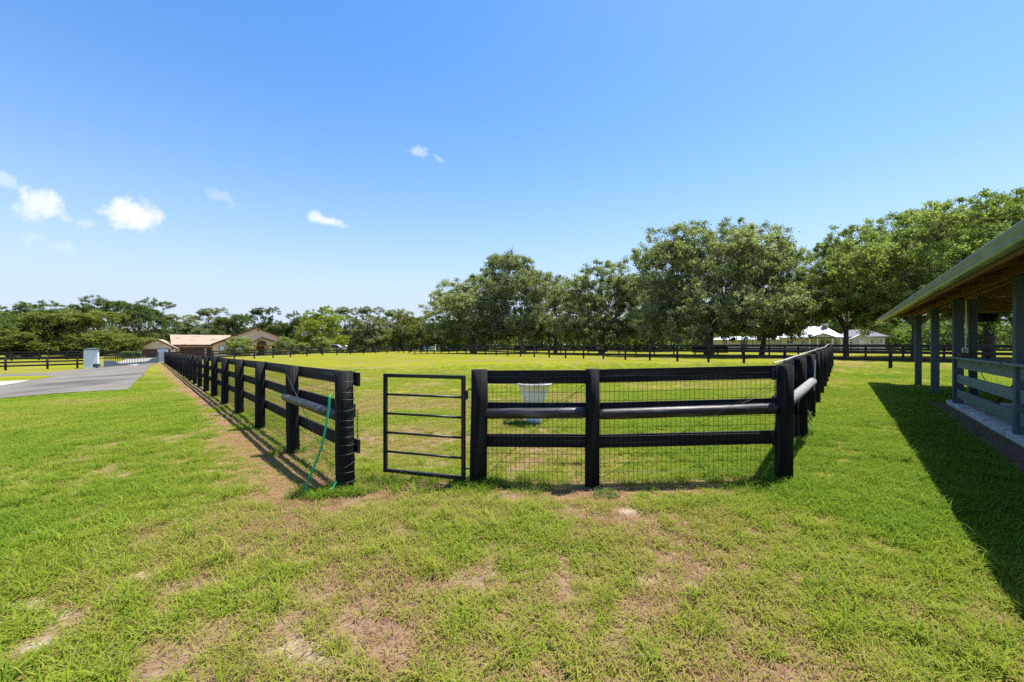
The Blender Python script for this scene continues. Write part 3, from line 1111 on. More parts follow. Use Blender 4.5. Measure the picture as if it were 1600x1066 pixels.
def pillar(pos, w, h, label):
    z = tz(*pos)
    e = empty('gate_pillar', (*pos, z), label, 'pillar', 'white pillars of the drive gate', rz=.66)
    MB().box(-w / 2, w / 2, -w / 2, w / 2, -.3, h - .1).build('shaft', M_STUCCO, e, bevel=.01)
    mb = MB()
    mb.box(-w / 2 - .09, w / 2 + .09, -w / 2 - .09, w / 2 + .09, h - .1, h - .02)
    n = len(mb.v)
    mb.v += [(-w / 2 - .09, -w / 2 - .09, h - .02), (w / 2 + .09, -w / 2 - .09, h - .02), (w / 2 + .09, w / 2 + .09, h - .02), (-w / 2 - .09, w / 2 + .09, h - .02), (0, 0, h + .07)]
    mb.f += [(n, n + 1, n + 4), (n + 1, n + 2, n + 4), (n + 2, n + 3, n + 4), (n + 3, n, n + 4)]
    mb.build('cap', M_SLATE, e)
    return e


pillar(PL, .95, 1.85, 'white stucco pillar at the left end of the drive gate with a small dark box at its foot')
pillar(PR, .95, 1.82, 'white stucco pillar at the right end of the drive gate where the long fence ends')
bx_ = ((151 - 800) / F * 38.9, 38.9)
e = empty('utility_box', (*bx_, tz(*bx_)), 'small dark slate box on a stub leg in front of the left white pillar', 'box')
MB().box(-.24, .24, -.15, .15, .10, .42).build('housing', M_SLATE, e, bevel=.02)
MB().box(-.06, .06, -.06, .06, -.1, .10).build('leg', M_SLATE, e)
# iron drive gate
ga = Vector((PL[0] + .55, PL[1] + .65, 0))
gb = Vector((PR[0] + .15, PR[1] - .75, 0))
za, zb = tz(ga.x, ga.y), tz(gb.x, gb.y)
dg = empty('drive_gate', (ga.x, ga.y, za), 'dark slate iron drive gate with solid scalloped lower panel between the white pillars', 'gate')
gt = (gb - ga)
gL = gt.length
dg.rotation_euler = (0, -math.atan2(zb - za, gL), math.atan2(gt.y, gt.x))
prof = [(0, .06)]
N = 40
for i in range(N + 1):
    t_ = i / N
    s_ = abs(t_ - .5) * 2
    h_ = .26 + (.62 - .26) * (1 / (1 + math.exp(-(s_ - .62) * 22)))
    prof.append((gL * (t_ if True else 0), h_))
prof.append((gL, .06))
MB().extrude(prof[::-1], 'y', -.02, .02).build('lower_panel', M_SLATE, dg)
MB().box(0, gL, -.04, .04, 1.15, 1.25).build('top_rail', M_GATE, dg)
MB().box(0, gL, -.03, .03, .90, .97).build('middle_rail', M_GATE, dg)
for k in range(int(gL / .30) + 1):
    x = min(k * .30 + .05, gL - .03)
    t_ = x / gL
    s_ = abs(t_ - .5) * 2
    h_ = .26 + (.62 - .26) * (1 / (1 + math.exp(-(s_ - .62) * 22)))
    MB().box(x - .018, x + .018, -.018, .018, h_ - .01, 1.15).build('picket', M_GATE, dg)

# ------------------------------------------------------------------ barn shelter
bz = .17
ang = math.atan2(B_DIR.y, B_DIR.x)
b0 = barn_pt(10.3, 0)
barn_e = empty('open_shelter', (0, 0, 0), 'slate green post-and-beam shelter with brown timber beams and green metal gutter', 'shelter')


def bp(D, inw, z):
    x, y = barn_pt(D, inw)
    return Vector((x, y, z))


def bpost(D, inw, w=.15, ztop=2.66, zb=None):
    x, y = barn_pt(D, inw)
    mb = MB()
    mb.box(-w / 2, w / 2, -w / 2, w / 2, 0, ztop - (zb or bz) + .0)
    return mb.build('post', M_BARNP, barn_e, bevel=.006, loc=(x, y, (zb or bz)), rot=(0, 0, ang))


BZ0 = .10
for D in (14.7, 12.1, 9.75, 6.35, 3.0, -.4, -3.8):
    bpost(D, 0, .17 if D > 9 else .15, 2.67, BZ0)
bpost(9.81, .25, .13, 2.67, BZ0)
for D in (14.7, 12.1, 9.75, 6.35, 3.0, -.4, -3.8):
    bpost(D, 5.4, .15, 2.67, BZ0)


def bbeam(name, D0, D1, inw, z, w, h, m):
    mb = MB()
    mb.beam(bp(D0, inw, z), bp(D1, inw, z), w, h)
    return mb.build(name, m, barn_e)


bbeam('beam', 14.85, 8.0, -.10, 2.775, .05, .26, M_BEAM)
bbeam('beam', 7.99, -4.0, -.10, 2.778, .05, .26, M_BEAM)
bbeam('beam', 14.8, -4.0, .10, 2.775, .05, .24, M_BEAM)
bbeam('beam', 14.8, -4.0, 5.4, 2.80, .16, .26, M_BEAM)
bbeam('beam', 14.0, -4.0, 1.9, 3.30, .09, .2, M_SOFFIT)
bbeam('beam', 14.0, -4.0, 3.6, 3.30, .09, .2, M_SOFFIT)
# rafters
for D in np.arange(15.1, -4.1, -1.22):
    for (i0, za_, i1, zb_) in ((-.92, 2.545, 2.7, 3.775), (6.3, 2.545, 2.7, 3.775)):
        mb = MB()
        mb.beam(bp(D, i0, za_), bp(D, i1, zb_), .045, .13)
        mb.build('rafter', M_SOFFIT, barn_e)
for D in (14.7, 12.1, 9.75, 6.35, 3.0, -.4):
    mb = MB()
    mb.beam(bp(D, .14, 2.79), bp(D, 5.3, 2.79), .05, .2)
    mb.build('tie_beam', M_SOFFIT, barn_e)
# roof deck (timber below) and metal (above)
for (i0, i1) in ((-.95, 2.7), (6.48, 2.7)):
    for nme, m_, dz_ in (('roof_deck', M_SOFFIT, .0), ('metal_roof', M_GUTTER, .028)):
        mb = MB()
        zz0, zz1 = 2.555 + dz_, 3.85 + dz_
        th = .022
        D0_, D1_ = 15.35, -4.4
        mb.quadbox([bp(D0_, i0, zz0), bp(D1_, i0, zz0), bp(D1_, i1, zz1), bp(D0_, i1, zz1), bp(D0_, i0, zz0 + th), bp(D1_, i0, zz0 + th), bp(D1_, i1, zz1 + th), bp(D0_, i1, zz1 + th)])
        mb.build(nme, m_, barn_e)
    # ribs
    for D in np.arange(15.2, -4.3, -.9):
        mb = MB()
        mb.beam(bp(D, i0, 2.625), bp(D, i1, 3.915), .03, .03)
        mb.build('roof_rib', M_GUTTER, barn_e)
# fascia and gutter along the near eave
bbeam('fascia', 15.3, -4.4, -.87, 2.52, .03, .17, M_SOFFIT)
prof = [(0, .12), (-.015, .135), (-.03, .12), (-.025, .085), (-.005, .06), (-.0, .015), (.02, 0), (.095, 0), (.12, .01), (.12, .13), (.11, .13), (.11, .02), (.02, .012), (.01, .02), (.01, .065), (-.012, .09), (-.015, .118)]
mb = MB()
base = len(mb.v)
for D in (15.35, -4.4):
    for (w, h) in prof:
        mb.v.append(tuple(bp(D, -1.01 + w, 2.47 + h)))
k = len(prof)
for i in range(k):
    j = (i + 1) % k
    mb.f.append((i, j, j + k, i + k))
mb.f.append(tuple(range(k)))
mb.f.append(tuple(range(2 * k - 1, k - 1, -1)))
mb.build('gutter', M_GUTTER, barn_e)
# rail boards and cap between posts
for (Da, Db) in ((9.75, 6.35), (6.35, 3.0), (3.0, -.4), (-.4, -3.8)):
    for zc in (1.17, .82, .47):
        mb = MB()
        mb.beam(bp(Da - .09, -.02, zc), bp(Db + .09, -.02, zc), .035, .20)
        mb.build('rail_board', M_BARNB, barn_e, bevel=.003)
    mb = MB()
    mb.beam(bp(Da + .08 * (Da > 9), -.07, 1.31), bp(Db + .09, -.07, 1.31), .26, .04)
    mb.build('rail_cap', M_BARNB, barn_e, bevel=.004)
# slab
mb = MB()
c4 = [Vector((*p, 0)) for p in SLAB]
mb.quadbox([(c.x, c.y, -.05) for c in c4] + [(c.x, c.y, .235) for c in c4])
mb.build('concrete_slab', M_CONC, barn_e, bevel=.008)
# conduit, boxes
mb = MB()
c = bp(9.62, .10, 0)
mb.tube([(c.x, c.y, 2.62), (c.x + .01, c.y, 1.9), (c.x - .015, c.y, 1.5)], .011, 6)
mb.build('conduit', M_WHITE, barn_e)
mb = MB()
mb.box(-.05, .05, -.03, .03, 1.36, 1.55)
mb.build('outlet_box', M_TAPE, barn_e, loc=(c.x, c.y, 0), rot=(0, 0, ang), bevel=.008)
# things on the barn
c = bp(9.35, .0, 1.33)
e = empty('tool_caddy', c, 'small cluttered tool caddy resting on the shelter rail next to the double post', 'caddy', rz=ang)
MB().box(-.16, .16, -.07, .07, .002, .09).build('tray', mat('rusty_tray', (.12, .05, .035), .7), e, bevel=.01)
MB().tube([(-.14, 0, .09), (-.14, 0, .17), (.14, 0, .17), (.14, 0, .09)], .010, 6).build('handle', M_BLACKP, e)
MB().tube([(-.05, 0, .05), (-.03, .01, .2)], .02, 8).build('bottle', M_TAPE, e)
c = bp(11.2, -.17, 2.70)
e = empty('floodlight', c, 'black twin floodlight mounted on the brown beam near the far shelter posts', 'lamp', rz=ang)
MB().tube([(0, .045, .05), (0, -.06, .05)], .035, 10).build('bracket', M_BLACKP, e)
for s_ in (-1, 1):
    MB().tube([(s_ * .03, -.05, .05), (s_ * .10, -.09, .03), (s_ * .17, -.13, -.02)], [.022, .05, .062], 12).build('lamp_head', M_BLACKP, e, True)
MB().tube([(0, -.05, -.0), (0, -.08, -.04)], [.02, .028], 10).build('sensor', M_TAPE, e)
# hanging basket
hx, hy = (1541 - 800) / F * 11.0, 11.0
e = empty('hanging_basket', (hx, hy, 2.20), 'black hanging basket suspended by thin chains inside the shelter', 'basket')
MB().lathe([(0, 0), (.17, 0), (.20, .02), (.255, .2), (.27, .205), (.27, .225), (.245, .22), (.18, .04), (0, .03)], 28).build('bowl', M_BLACKP, e, True)
for k in range(3):
    a_ = k * 2.09 + .4
    MB().tube([(.25 * math.cos(a_), .25 * math.sin(a_), .22), (0, 0, .60)], .004, 4).build('chain', M_WIRE, e)
MB().tube([(0, 0, .60), (0, 0, .98)], .004, 4).build('hook', M_WIRE, e)
# ceiling fan
fx, fy = (1536 - 800) / F * 11.6, 11.6
e = empty('ceiling_fan', (fx, fy, 2.93), 'dark ceiling fan hanging under the shelter roof above the hanging basket', 'fan')
MB().lathe([(0, -.08), (.06, -.08), (.11, -.04), (.11, .06), (.05, .10), (0, .10)], 20).build('motor', M_BLACKP, e, True)
MB().tube([(0, 0, .1), (0, 0, .4)], .015, 8).build('rod', M_BLACKP, e)
for k in range(5):
    a_ = k * 2 * math.pi / 5 + .3
    mb = MB()
    mb.beam((.10, 0, 0), (.55, 0, .0), .13, .012)
    mb.build('blade', M_BLACKP, e, rot=(.2, 0, a_), bevel=.004)
# picnic table
tb = barn_pt(8.95, 1.15)
e = empty('picnic_table', (tb[0], tb[1], .237), 'dark picnic table with attached benches standing on the shelter slab behind the rails', 'table', rz=ang)
for k in range(5):
    MB().box(-.95, .95, -.36 + k * .145, -.36 + k * .145 + .138, .70, .74).build('top_plank', M_BLACKP, e, bevel=.004)
for s_ in (-1, 1):
    for k in range(2):
        yb = s_ * .72 + (k - .5) * .15
        MB().box(-.95, .95, yb - .07, yb + .07, .40, .44).build('bench_plank', M_BLACKP, e, bevel=.004)
for sx in (-.62, .62):
    for s_ in (-1, 1):
        mb = MB()
        mb.beam((sx, s_ * .25, .70), (sx, s_ * .68, .0), .04, .09, (1, 0, 0))
        mb.build('leg', M_BLACKP, e)
    MB().box(sx + .021, sx + .06, -.8, .8, .30, .395).build('cross_brace', M_BLACKP, e)
    MB().box(sx + .021, sx + .06, -.36, .36, .60, .695).build('cross_brace', M_BLACKP, e)
cord = [bp(9.4, .12, 1.3), bp(9.1, .22, 1.0), bp(8.9, .3, .6), bp(8.7, .45, .26), bp(8.5, .7, .248), bp(8.2, .6, .248), bp(7.6, .9, .248), bp(6.8, .75, .248), bp(5.5, 1.0, .248)]
mb = MB()
mb.tube(cord, .007, 6)
finish(mb.build('extension_cord', M_CORD, None, True), 'orange extension cord trailing from the shelter rail over the slab', 'cord')

# ------------------------------------------------------------------ houses
K = 92.0 / F


TH = math.atan(.708)
R0 = 92.0 / math.cos(TH)


def hx_(px):
    u = (px - 800) / F
    return R0 * (math.sin(TH) + math.cos(TH) * u) / (math.cos(TH) - math.sin(TH) * u)


def hz_(py):
    return EYE + (HOR - py) * K


def slope_slab(mb, p, q, r_, s_, th=.12):
    n = (Vector(q) - Vector(p)).cross(Vector(s_) - Vector(p)).normalized()
    if n.z < 0:
        n = -n
    mb.quadbox([Vector(a_) for a_ in (p, q, r_, s_)] + [Vector(a_) + n * th for a_ in (p, q, r_, s_)])


def window(parent, x0, x1, z0, z1, y, m_frame=M_WHITE, arch=False, mull=1, name='window'):
    f = MB()
    t_ = .07
    f.box(x0, x1, y - .05, y, z0, z0 + t_)
    f.box(x0, x1, y - .05, y, z1 - t_, z1)
    f.box(x0, x0 + t_, y - .05, y, z0 + t_, z1 - t_)
    f.box(x1 - t_, x1, y - .05, y, z0 + t_, z1 - t_)
    for k in range(1, mull + 1):
        xm = x0 + (x1 - x0) * k / (mull + 1)
        f.box(xm - .025, xm + .025, y - .045, y, z0 + t_, z1 - t_)
    w = f.build(name, m_frame, parent)
    MB().box(x0 + t_, x1 - t_, y - .02, y - .005, z0 + t_, z1 - t_).build('pane', M_GLASS, w)
    return w


Y0 = R0
GZ = -1.05
house = empty('ranch_house', (0, 0, 0), 'beige stucco ranch house with tan shingle roof, maroon garage doors and gabled porch', 'house')
house.rotation_euler = (0, 0, TH)


def wall(name, poly, ya, yb, m):
    return MB().extrude(poly, 'y', ya, yb).build(name, m, house)


def gable(xl, xr, ze, xa, za, y0_, y1_, zb=GZ, oh=.35, name='wall'):
    wall(name, [(xl, zb), (xr, zb), (xr, ze), (xa, za), (xl, ze)], y0_, y1_, M_WALLB)
    sl = (za - ze) / (xa - xl)
    sr = (za - ze) / (xr - xa)
    for (xo, zo) in ((xl - oh, ze - oh * sl), (xr + oh, ze - oh * sr)):
        mb = MB()
        slope_slab(mb, (xo, y0_ - .4, zo), (xo, y1_, zo), (xa, y1_, za), (xa, y0_ - .4, za), .14)
        mb.build('roof', M_SHING, house)
        mb = MB()
        mb.beam((xo, y0_ - .44, zo + .02), (xa, y0_ - .44, za + .02), .06, .26)
        mb.build('barge_board', M_TRIM, house)


# garage wing
gable(hx_(219), hx_(276), hz_(543.5), hx_(249), hz_(531.5), Y0 - 4, Y0 + 8)
MB().box(hx_(227), hx_(269), Y0 - 4.06, Y0 - 4.005, GZ, hz_(545)).build('garage_door', M_MAROON, house)
for k in range(1, 4):
    MB().box(hx_(227), hx_(269), Y0 - 4.075, Y0 - 4.061, GZ + k * .5, GZ + k * .5 + .03).build('door_joint', M_TRIM, house)
MB().extrude([(hx_(247.6), hz_(535.5)), (hx_(249), hz_(537)), (hx_(250.4), hz_(535.5)), (hx_(249), hz_(534))], 'y', Y0 - 4.05, Y0 - 4.003).build('gable_vent', M_WHITE, house)
for px in (224, 272):
    MB().box(hx_(px) - .1, hx_(px) + .1, Y0 - 4.2, Y0 - 4.0, hz_(546.3), hz_(543.8)).build('wall_lamp', M_TRIM, house)
# middle range
wall('wall', [(hx_(276), GZ), (hx_(333), GZ), (hx_(333), hz_(539)), (hx_(276), hz_(539))], Y0, Y0 + 8, M_WALLB)
mb = MB()
slope_slab(mb, (hx_(268), Y0 - .7, hz_(539.5)), (hx_(350), Y0 - .7, hz_(539.5)), (hx_(362), Y0 + 5, hz_(524)), (hx_(262), Y0 + 5, hz_(524)), .14)
mb.build('roof', M_SHING, house)
mb = MB()
slope_slab(mb, (hx_(262), Y0 + 5, hz_(524)), (hx_(362), Y0 + 5, hz_(524)), (hx_(362), Y0 + 10, hz_(539)), (hx_(262), Y0 + 10, hz_(539)), .14)
mb.build('roof', M_SHING, house)
MB().box(hx_(272), hx_(331), Y0 - .78, Y0 - .70, hz_(541), hz_(539)).build('eave_board', M_TRIM, house)
MB().box(hx_(281), hx_(319), Y0 - .06, Y0 - .005, GZ, hz_(542.6)).build('garage_door', M_MAROON, house)
for k in range(1, 4):
    MB().box(hx_(281), hx_(319), Y0 - .075, Y0 - .061, GZ + k * .5, GZ + k * .5 + .03).build('door_joint', M_TRIM, house)
MB().box(hx_(323), hx_(330), Y0 - .06, Y0 - .005, GZ, hz_(543)).build('side_door', M_MAROON, house)
for px in (278.5, 321):
    MB().box(hx_(px) - .1, hx_(px) + .1, Y0 - .2, Y0, hz_(545.3), hz_(542.8)).build('wall_lamp', M_TRIM, house)
# main gable
gable(hx_(333), hx_(461), hz_(537.5), hx_(400), hz_(511.5), Y0 - 1.5, Y0 + 12)
MB().extrude([(hx_(400.3), hz_(515.5)), (hx_(402), hz_(517.2)), (hx_(403.7), hz_(515.5)), (hx_(402), hz_(513.8))], 'y', Y0 - 1.56, Y0 - 1.503).build('gable_vent', M_TRIM, house)
# small gable with arched window
gable(hx_(333), hx_(359), hz_(538.5), hx_(348), hz_(533), Y0 - 2.6, Y0 - 1.5)
aw = [(hx_(342), hz_(552))]
for k in range(9):
    a_ = math.pi - k * math.pi / 8
    aw.append((hx_(346.5) + math.cos(a_) * 4.6 * K * .8, hz_(543) + math.sin(a_) * 4.2 * K))
aw.append((hx_(351), hz_(552)))
f = MB().extrude(aw[::-1], 'y', Y0 - 2.66, Y0 - 2.603).build('arched_window', M_TRIM, house)
aw2 = [(hx_(346.5) + (x - hx_(346.5)) * .78, hz_(543) + (z - hz_(543)) * .8) for x, z in aw]
MB().extrude(aw2[::-1], 'y', Y0 - 2.69, Y0 - 2.663).build('pane', mat('white_blind', (.55, .62, .68), .3), f)
window(house, hx_(361), hx_(368), hz_(551), hz_(542), Y0 - 1.51, mull=0)
window(house, hx_(375), hx_(383), hz_(551), hz_(542), Y0 - 1.51, mull=1)
# porch
gable(hx_(389), hx_(431), hz_(536), hx_(406.5), hz_(527.5), Y0 - 4.2, Y0 - 1.5, zb=hz_(536.2))
arch = []
for k in range(11):
    a_ = k * math.pi / 10
    arch.append((hx_(406.5) + math.cos(a_) * 8 * K * .85, hz_(537.6) + math.sin(a_) * 5.6 * K))
MB().extrude([(hx_(389), hz_(539.5)), (hx_(398.4), hz_(539.5))] + arch[::-1] + [(hx_(414.6), hz_(539.5)), (hx_(424), hz_(539.5)), (hx_(424), hz_(536.1)), (hx_(418), hz_(536.05)), (hx_(406.5), hz_(530.2)), (hx_(395), hz_(536.05)), (hx_(389), hz_(536.1))],
             'y', Y0 - 4.26, Y0 - 4.203).build('arch_panel', M_WALLB, house)
MB().extrude([(hx_(398.6), hz_(539.4))] + arch[::-1] + [(hx_(414.4), hz_(539.4))], 'y', Y0 - 4.285, Y0 - 4.262).build('arch_shade_plate', mat('painted_porch_shade', (.10, .055, .035), .9), house)  # flat dark plate over the arch, porch shade painted as its colour
for px in (391.5, 420):
    MB().box(hx_(px) - .22, hx_(px) + .22, Y0 - 4.2, Y0 - 3.8, GZ, hz_(539.4)).build('column', M_WALLB, house)
    MB().box(hx_(px) - .45, hx_(px) + .45, Y0 - 4.3, Y0 - 3.7, hz_(540.2), hz_(539.4)).build('capital', M_TRIM, house)
MB().box(hx_(400), hx_(412), Y0 - 1.62, Y0 - 1.51, GZ, hz_(541)).build('front_door', M_MAROON, house)
window(house, hx_(423), hx_(430), hz_(550), hz_(541), Y0 - 1.51, m_frame=M_TRIM, mull=1)
window(house, hx_(446), hx_(455), hz_(550), hz_(542), Y0 - 1.51, mull=1)

# white roofed house on the right
K2 = 74.0 / F


TH2 = math.atan(.69)
R1 = 74.0 / math.cos(TH2)


def qx(px):
    u = (px - 800) / F
    return -R1 * (math.sin(TH2) - math.cos(TH2) * u) / (math.cos(TH2) + math.sin(TH2) * u)


def qz(py):
    return EYE + (HOR - py) * K2


Y1 = R1
wh = empty('farmhouse', (0, 0, 0), 'low cream farmhouse with white metal roof and chimney behind the oaks at the right', 'house')
wh.rotation_euler = (0, 0, -TH2)
GW = .2


def qwall(par, x0, x1, zt, ya, yb, m=M_WHITEW, nme='wall'):
    return MB().box(qx(x0), qx(x1), ya, yb, GW - .3, qz(zt)).build(nme, m, par)


def hip(par, x0, x1, ya, yb, ze, zr, r0, r1, m, nme='roof'):
    ym = (ya + yb) / 2
    mb = MB()
    A, B, C_, D_ = (qx(x0), ya, qz(ze)), (qx(x1), ya, qz(ze)), (qx(x1), yb, qz(ze)), (qx(x0), yb, qz(ze))
    E_, F_ = (qx(r0), ym, qz(zr)), (qx(r1), ym, qz(zr))
    n = len(mb.v)
    mb.v += [A, B, C_, D_, E_, F_] + [(p[0], p[1], p[2] - .15) for p in (A, B, C_, D_)]
    mb.f += [(0, 1, 5, 4), (1, 2, 5), (2, 3, 4, 5), (3, 0, 4), (0, 6, 7, 1), (1, 7, 8, 2), (2, 8, 9, 3), (3, 9, 6, 0), (6, 9, 8, 7)]
    return mb.build(nme, m, par)


qwall(wh, 1113, 1222, 529.8, Y1, Y1 + 6)
hip(wh, 1110, 1226, Y1 - .6, Y1 + 7, 530, 524.5, 1122, 1222, M_METALR)
qwall(wh, 1222, 1312, 529, Y1 - 2, Y1 + 8)
hip(wh, 1218, 1318, Y1 - 2.7, Y1 + 9, 527.5, 509.5, 1240, 1290, M_METALR)
for k in range(24):
    pass
MB().box(qx(1285), qx(1294), Y1 + 1.5, Y1 + 2.5, qz(520), qz(507)).build('chimney', M_WHITEW, wh)
MB().box(qx(1284), qx(1295), Y1 + 1.4, Y1 + 2.6, qz(507), qz(506.2)).build('chimney_cap', M_WHITEW, wh)
pg = MB().extrude([(qx(1268), qz(528)), (qx(1300), qz(528)), (qx(1284), qz(523.2))], 'y', Y1 - 5.0, Y1 - 2.72).build('porch_gable', M_WHITEW, wh)
mb = MB()
slope_slab(mb, (qx(1266), Y1 - 5.2, qz(528.4)), (qx(1266), Y1 - 2, qz(528.4)), (qx(1284), Y1 - 2, qz(522.8)), (qx(1284), Y1 - 5.2, qz(522.8)), .1)
slope_slab(mb, (qx(1302), Y1 - 5.2, qz(528.4)), (qx(1302), Y1 - 2, qz(528.4)), (qx(1284), Y1 - 2, qz(522.8)), (qx(1284), Y1 - 5.2, qz(522.8)), .1)
mb.build('porch_roof', M_GREYR, wh)
MB().box(qx(1262), qx(1324), Y1 - 5, Y1 - 2.75, qz(529.4), qz(528.6)).build('porch_beam', M_GREYR, wh)
for px in (1264, 1276, 1298, 1311, 1322):
    MB().box(qx(px) - .1, qx(px) + .1, Y1 - 4.95, Y1 - 4.75, GW - .2, qz(529.4)).build('porch_post', M_WHITE, wh)
for (a_, b_) in ((1131, 1137), (1156, 1166), (1229, 1240), (1252, 1257)):
    window(wh, qx(a_), qx(b_), qz(538), qz(532), (Y1 if a_ < 1222 else Y1 - 2) - .01, mull=1)
for (a_, b_) in ((1281, 1288), (1290, 1297), (1303, 1308)):
    window(wh, qx(a_), qx(b_), qz(539), qz(531.5), Y1 - 2.01, mull=1)
MB().box(qx(1158), qx(1167), Y1 - .3, Y1 - .02, GW, qz(530.5)).build('dark_door', M_GREYR, wh)

gh = empty('grey_roof_house', (0, 0, 0), 'house with dark grey hip roof and pale walls beyond the farmhouse at right', 'house')
gh.rotation_euler = (0, 0, -TH2)
qwall(gh, 1318, 1388, 527, Y1 + 3, Y1 + 11)
hip(gh, 1308, 1394, Y1 + 2.3, Y1 + 12, 526.5, 515, 1335, 1362, M_GREYR)
for (a_, b_) in ((1364, 1370), (1378, 1384)):
    window(gh, qx(a_), qx(b_), qz(537), qz(530), Y1 + 2.99, mull=1)
sh = empty('white_shed', (0, 0, 0), 'small white gabled shed standing before the grey roofed house', 'shed')
sh.rotation_euler = (0, 0, -TH2)
MB().extrude([(qx(1331), GW - .3), (qx(1359), GW - .3), (qx(1359), qz(530)), (qx(1345), qz(524.6)), (qx(1331), qz(530))], 'y', Y1 - 1, Y1 + 2).build('wall', M_WHITEW, sh)
for xe in (1328.5, 1361.5):
    mb = MB()
    slope_slab(mb, (qx(xe), Y1 - 1.3, qz(530.8)), (qx(xe), Y1 + 2.2, qz(530.8)), (qx(1345), Y1 + 2.2, qz(524)), (qx(1345), Y1 - 1.3, qz(524)), .09)
    mb.build('roof', M_METALR, sh)
MB().box(qx(1341), qx(1349), Y1 - 1.06, Y1 - 1.005, GW, qz(532)).build('door', M_WHITE, sh)
# pale cottages far behind the middle oaks
K3 = 120.0 / F
for (x0, x1, yt, lab) in ((664, 679, 531, 'tiny blue-grey shed between the dark round tree and the first oak'),
                          (733, 764, 531, 'pale low cottage half hidden behind the first oak of the middle row'),
                          (783, 812, 530, 'white cottage with dark windows beside the pale leaning oak trunk')):
    X0, X1 = (x0 - 800) * K3, (x1 - 800) * K3
    zt = EYE + (HOR - yt) * K3
    e = empty('cottage', ((X0 + X1) / 2, 120, .2), lab, 'house', 'pale cottages far behind the oaks')
    w2 = (X1 - X0) / 2
    MB().extrude([(-2.5, -.4), (2.5, -.4), (2.5, zt - .2), (0, zt + .5), (-2.5, zt - .2)], 'x', -w2, w2).build('wall', M_WHITEW if x0 > 700 else M_STUCCO, e)
    for s_ in (-1, 1):
        mb = MB()
        slope_slab(mb, (-w2 - .2, s_ * 2.8, zt - .25), (w2 + .2, s_ * 2.8, zt - .25), (w2 + .2, 0, zt + .55), (-w2 - .2, 0, zt + .55), .08)
        mb.build('roof', M_METALR, e)
    nwin = max(1, int(w2 * 2 / 2.2))
    for k in range(nwin):
        xm = -w2 + (k + .5) * 2 * w2 / nwin
        window(e, xm - .45, xm + .45, .6, 1.5, -2.51)

# pavilion at far left
pv = empty('pavilion', ((12 - 800) / F * 66, 66, -.8), 'dark open-sided pavilion under the trees behind the roadside fence at far left', 'pavilion')
for sx in (-2, 2):
    for sy in (-1.5, 1.5):
        MB().box(sx - .08, sx + .08, sy - .08, sy + .08, -.3, 2.2).build('post', M_GATE, pv)
mb = MB()
mb.v += [(-2.5, -2, 2.2), (2.5, -2, 2.2), (2.5, 2, 2.2), (-2.5, 2, 2.2), (-1, 0, 2.75), (1, 0, 2.75)]
mb.f += [(0, 1, 5, 4), (1, 2, 5), (2, 3, 4, 5), (3, 0, 4), (0, 3, 2, 1)]
mb.build('roof', M_GREYR, pv)

# parked car behind the back left fence
cx_, cy_ = (523 - 800) / F * 86, 86
car = empty('parked_car', (cx_, cy_, tz(cx_, cy_) + .55), 'silver car parked beyond the back left fence near the flowering bushes', 'car', rz=.15)
body = [(-2.15, .35), (-2.2, .62), (-2.1, .82), (-1.5, .92), (-.95, 1.38), (-.3, 1.47), (.75, 1.43), (1.35, .98), (2.05, .86), (2.2, .62), (2.15, .35)]
MB().extrude(body[::-1], 'y', -.86, .86).build('body', M_CAR, car, bevel=.05)
MB().extrude([(-1.3, .93), (-.88, 1.33), (-.28, 1.40), (.7, 1.37), (1.2, .97)][::-1], 'y', -.885, .885).build('side_windows', M_GLASS, car)
for sx in (-1.35, 1.38):
    for sy in (-.8, .8):
        w_ = MB().tube([(0, -.1, 0), (0, .1, 0)], .33, 18).build('wheel', M_TYRE, car, True, loc=(sx, sy, .33))
        MB().tube([(0, -.11, 0), (0, .11, 0)], .2, 14).build('rim', M_CAR, w_, True)
for sy in (-.6, .6):
    MB().box(2.08, 2.2, sy - .18, sy + .18, .62, .74).build('headlight', M_WHITE, car)
# small yard lamp beside it
lx, ly = (541 - 800) / F * 82, 82
e = empty('yard_lamp', (lx, ly, tz(lx, ly)), 'short yard lamp with pale cap standing behind the fence right of the silver car', 'lamp')
MB().tube([(0, 0, -.2), (0, 0, 1.1)], .05, 8).build('pole', M_GATE, e)
MB().lathe([(0, 1.1), (.14, 1.1), (.18, 1.35), (.17, 1.4)], 12).build('lantern', mat('amber_glass', (.5, .35, .15), .4), e, True)
MB().lathe([(.24, 1.4), (.12, 1.55), (0, 1.6)], 12).build('cap', M_WHITE, e, True)

# ------------------------------------------------------------------ trees


def leaf_quads(c, L, Wd, upb, r):
    """diamond leaf cards round the centres c"""
    n = len(c)
    nr = r.normal(size=(n, 3))
    nr[:, 2] = np.abs(nr[:, 2]) + upb
    nr /= np.linalg.norm(nr, axis=1)[:, None]
    t = r.normal(size=(n, 3))
    t -= nr * np.sum(t * nr, axis=1)[:, None]
    t /= np.linalg.norm(t, axis=1)[:, None]
    b = np.cross(nr, t)
    Ls = (L * r.uniform(.6, 1.4, n))[:, None] / 2
    Ws = (Wd * r.uniform(.6, 1.4, n))[:, None] / 2
    droop = np.array([0, 0, -1.0]) * Ls * .25
    v = np.stack([c - t * Ls, c + b * Ws, c + t * Ls + droop, c - b * Ws], 1).reshape(-1, 3)
    q = np.arange(4 * n).reshape(n, 4)
    return v, q


def bez(p, q, r_, up=.3, n=5):
    p = np.array(p)
    q = np.array(q)
    mid = (p + q) / 2 + r_.normal(size=3) * np.linalg.norm(q - p) * .08
    mid[2] -= up * np.linalg.norm((q - p)[:2]) * .25
    t = np.linspace(0, 1, n)[:, None]
    return (1 - t) ** 2 * p + 2 * t * (1 - t) * mid + t ** 2 * q


